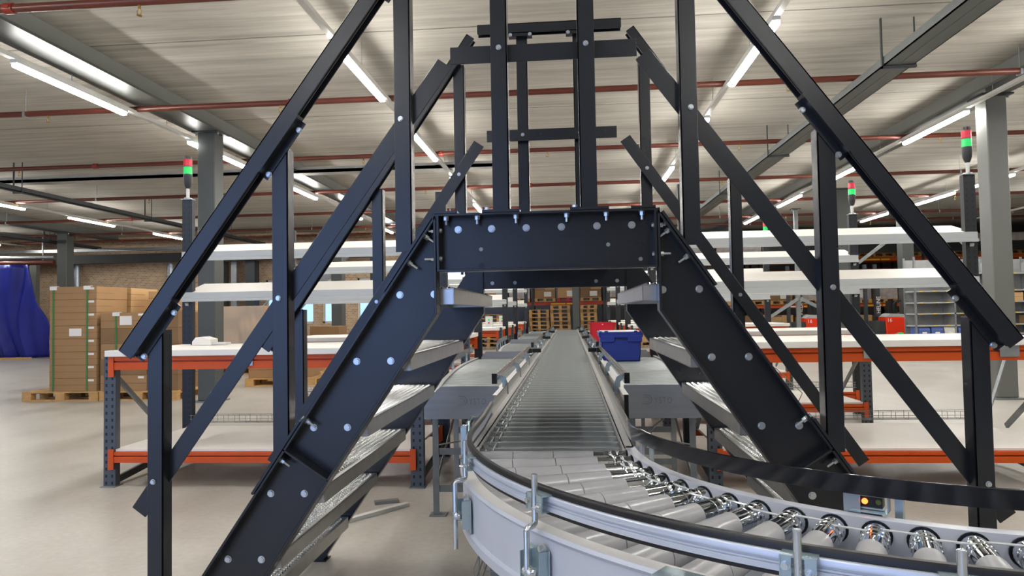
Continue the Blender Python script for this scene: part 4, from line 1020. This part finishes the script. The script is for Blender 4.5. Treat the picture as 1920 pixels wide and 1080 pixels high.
def load(x, y, z, w, h, lab, mm, kind, group):
    t = thing('pallet_load', lab, 'pallet load', (x, y, z), group=group)
    p = bpy.data.objects.new('pallet', PAL[(wood.name, .8, 1.2)] if kind != 'red' else PALRED); COL.objects.link(p); p.parent = t; p.location = (0, 0, 0)
    a = w/2
    if kind == 'wrap':
        m = MB(); n = 10
        for j in range(8):
            for i in range(n+1): m.v.append((w*i/n, -.02*random.random(), .146+(h)*j/7))
        for j in range(7):
            for i in range(n): m.f.append((j*(n+1)+i, j*(n+1)+i+1, (j+1)*(n+1)+i+1, (j+1)*(n+1)+i)); m.sm.append(True)
        m.build('film', wrap, t)
        MB().box(.01, w-.01, .0, 1.0, .146, .146+h-.01).build('cartons', mm, t)
    else:
        for i in range(2):
            MB().box(i*a, (i+1)*a-.006, .02, 1.0, .146, .146+h*.5).build('carton', mm, t, bevel=.006)
            MB().box(i*a, (i+1)*a-.006, .02, 1.0, .149+h*.5, .146+h*(.8+.2*random.random())).build('carton', card2 if i else mm, t, bevel=.006)
        MB().box(w*.45, w*.8, .012, .019, .2, .2+h*.3).build('label', paper, t)
PALRED = pallet_mesh(.8, 1.2, red); PALRED = PALRED.build('pallet', red); _pr = PALRED; PALRED = _pr.data; bpy.data.objects.remove(_pr)
cm = [card, card2, card3, mat('mauve_film_load', '#a98f93', .5, 0, .2, 5), mat('grey_film_load', '#9b979a', .4, 0, .2, 5)]
lv = {1.60: 'beam', 1.33: 'lower', 2.98: 'upper', .85: 'lower', 2.72: 'upper'}
nth = ['first', 'second', 'third', 'fourth', 'fifth', 'sixth', 'seventh', 'eighth', 'ninth', 'tenth', 'eleventh', 'twelfth', 'thirteenth', 'fourteenth', 'fifteenth', 'sixteenth', 'seventeenth', 'eighteenth', 'nineteenth', 'twentieth', 'twenty-first']
i = 0
for b_ in range(4):
    for q in range(3):
        x = -6.85+2.75*b_+.08+.88*q
        kd = 'red' if abs(x+.5) < .45 else ('wrap' if (b_+q) % 3 == 0 else 'box')
        load(x, 26.75, 1.60, .8, .62+.1*((q+b_) % 2), '%s goods load from the left on the rack behind the pallet stacks%s' % (nth[i], ', red pallet' if kd == 'red' else ''), cm[(b_*3+q) % 3], kd, 'loads on the central rack'); i += 1
i = 0
for b_ in range(7):
    for q in range(3):
        x = 4.5+2.75*b_+.08+.88*q
        load(x, 25.85, 2.98, .8, .62, '%s load from the left on the upper level of the right rack' % nth[i], cm[(b_+q*2) % 5], 'wrap', 'upper loads on the right rack')
        load(x, 25.85, 1.33, .8, .9, '%s load from the left on the lower level of the right rack' % nth[i], cm[(b_*2+q) % 5], 'box' if q != 1 else 'wrap', 'lower loads on the right rack')
        load(x, 25.85, 0, .8, .85, '%s load from the left on the floor under the right rack' % nth[i], cm[(b_+q) % 3], 'box', 'floor loads under the right rack'); i += 1
for i, (x, w) in enumerate(((1.5, .8), (2.4, .8), (3.3, .8))): load(x, 23.8, 0, w, .62, '%s low load on the floor behind the right benches next to the centre' % nth[i], cm[i], 'box', 'low loads behind the right benches')
t = thing('white_sack', 'crumpled white sack on a low load behind the red crate', 'sack', (2.75, 24.2, .72)); MB().lathe((0, 0, 0), (0, 0, .3), [(0, .3), (.06, .36), (.15, .30), (.24, .16), (.3, .05)], 11).build('sack', white, t)
# reach trucks
def truck(x, y, lab):
    t = thing('pallet_stacker', lab, 'stacker', (x, y, 0))
    MB().prism([(-.02, .30), (.46, .40), (.56, .50), (.56, .82), (.52, .87), (.30, .90), (-.04, .90)], 0, .5).build('red_hood', redt, t, bevel=.02)
    MB().prism([(-.04, .905), (.30, .905), (.52, .875), (.44, .98), (.10, 1.0)], .02, .48).build('grey_cover', shelfg, t)
    MB().box(-.30, .62, .02, .9, .08, .29).box(-.30, -.04, .04, .5, .29, .80).build('chassis', darks, t, bevel=.01)
    MB().box(-.38, -.30, .5, .6, .05, 2.4).box(-.10, -.02, .5, .6, .05, 2.4).build('mast', mat('mast_steel', '#33363a', .4), t)
    MB().box(-.10, .02, .44, .49, .9, 1.75).build('mast_cover', MATS['mast_steel'], t)
    MB().tube([(.25, .2, .98), (.22, .1, 1.25), (.28, .05, 1.35), (.40, .05, 1.35)], .03, 8).box(.12, .34, .15, .35, .98, 1.35).build('tiller', blackp, t)
    text_mesh('16', .14, .002, 'number', white, t, Matrix.Translation((-.01, -.003, .77)) @ Matrix.Rotation(PI/2, 4, 'X'))
    text_mesh('HELINE', .15, .002, 'mast_lettering', white, t, Matrix.Translation((.015, .436, 1.0)) @ Matrix.Rotation(PI/2, 4, 'X') @ Matrix.Rotation(PI/2, 4, 'Z'), 1.0, 1.0)
    MB().add([(.02, -.003, .36), (.30, -.003, .50), (.36, -.003, .47)], [(0, 1, 2)]).build('pale_stripe', pinkm, t)
    MB().add([(.20, -.004, .42), (.36, -.004, .48), (.44, -.004, .44)], [(0, 1, 2)]).build('green_stripe', greenl, t)
    for xx in (-.2, .45): MB().cyl((xx, .1, .08), (xx, .2, .08), .08, 14).build('wheel', blackp, t)
    for xx in (-.2, .3): MB().box(xx, xx+.14, .9, 2.0, .06, .12).build('fork', darks, t)
truck(8.82, 20.0, 'red pallet stacker marked 16 standing right of the braced grey column'); truck(6.68, 20.0, 'red pallet stacker marked 16 half hidden behind the right stair post')
def brace(x0, y0, z0, x1, y1, z1, lab): tag(MB().bar((x0, y0, z0), (x1, y1, z1), .03, .09).build('column_brace', galvd), lab, 'brace')
brace(9.44, 20.5, 3.3, 8.3, 20.5, 2.45, 'grey diagonal brace left of the braced column, high up'); brace(9.76, 20.5, 3.3, 10.9, 20.5, 2.5, 'grey diagonal brace right of the braced column, high up')
brace(6.2, 19.2, 1.45, 4.95, 20.2, .45, 'grey diagonal brace falling to the left behind the second right bench'); brace(6.25, 19.2, 1.45, 7.4, 19.2, .85, 'grey diagonal brace in front of the half hidden red stacker')
brace(9.3, 18.6, .04, 10.9, 18.6, 1.5, 'grey diagonal brace rising behind the blue bins')
column(6.25, 19.4, 'slim grey post carrying two diagonal braces behind the second right bench', galvd, .10, 3.9)
# shelving with bins
def shelving(x, y, nb, lab, bay=.88):
    t = thing('shelving_unit', lab, 'shelving', (x, y, 0)); W_ = nb*bay
    for i in range(nb+1):
        for yy in (0, .5): MB().box(i*bay-.02, i*bay+.02, yy-.02, yy+.02, 0, 2.35).build('upright', galv, t)
        if i: MB().box(i*bay-.006, i*bay+.006, 0, .5, .1, 2.2).build('side_panel', frost, t)
    for z in (.52, .74, 1.02, 1.28, 1.55, 1.95): 
        s = MB().box(0, W_, -.02, .52, z-.03, z).build('shelf', shelfg, t)
        for i in range(nb*3): MB().box(.1+i*bay/3, .17+i*bay/3, -.024, -.020, z-.026, z-.006).build('price_tag', yellow, s)
    MB().box(0, W_, .5, .505, .1, 2.3).build('back_panel', frost, t)
    return t
shelving(8.15, 17, 2, 'grey shelving with blue bins between the stair handrail and the truck')
shelving(10.2, 17.4, 3, 'grey shelving standing behind the right column')
def bin_(x, y, z, lab, m=bluebin, w=.26, h=.18, g='bins on the grey shelving'):
    t = thing('storage_bin', lab, 'bin', (x, y, z), group=g)
    MB().prismx([(0, 0), (.4, 0), (.4, h), (.04, h), (0, h*.6)], 0, w).build('body', m, t, bevel=.006); MB().box(.08, w-.08, -.006, 0, h*.15, h*.35).build('label', paper, t)
for i in range(6): bin_(8.2+.29*i+(.02 if i > 2 else 0), 16.99, .52, '%s bin from the left on the lowest visible shelf of the grey shelving' % nth[i], bluebin if i != 2 else lampb)
for i in range(2): carton(10.3+.62*i, 17.4, .74 if i % 2 else 1.28, .5, .4, .2, 'small carton on the shelving behind the right column, %s from the left' % nth[i], card2, 'cartons on the shelving behind the column')
for i in range(3): carton(11.4, 17.4, (1.02, 1.28, 1.55)[i], .7, .4, .22, 'brown carton on the %s shelf right of the column at the frame edge' % ['lower', 'middle', 'upper'][i], card2, 'cartons at the right edge')
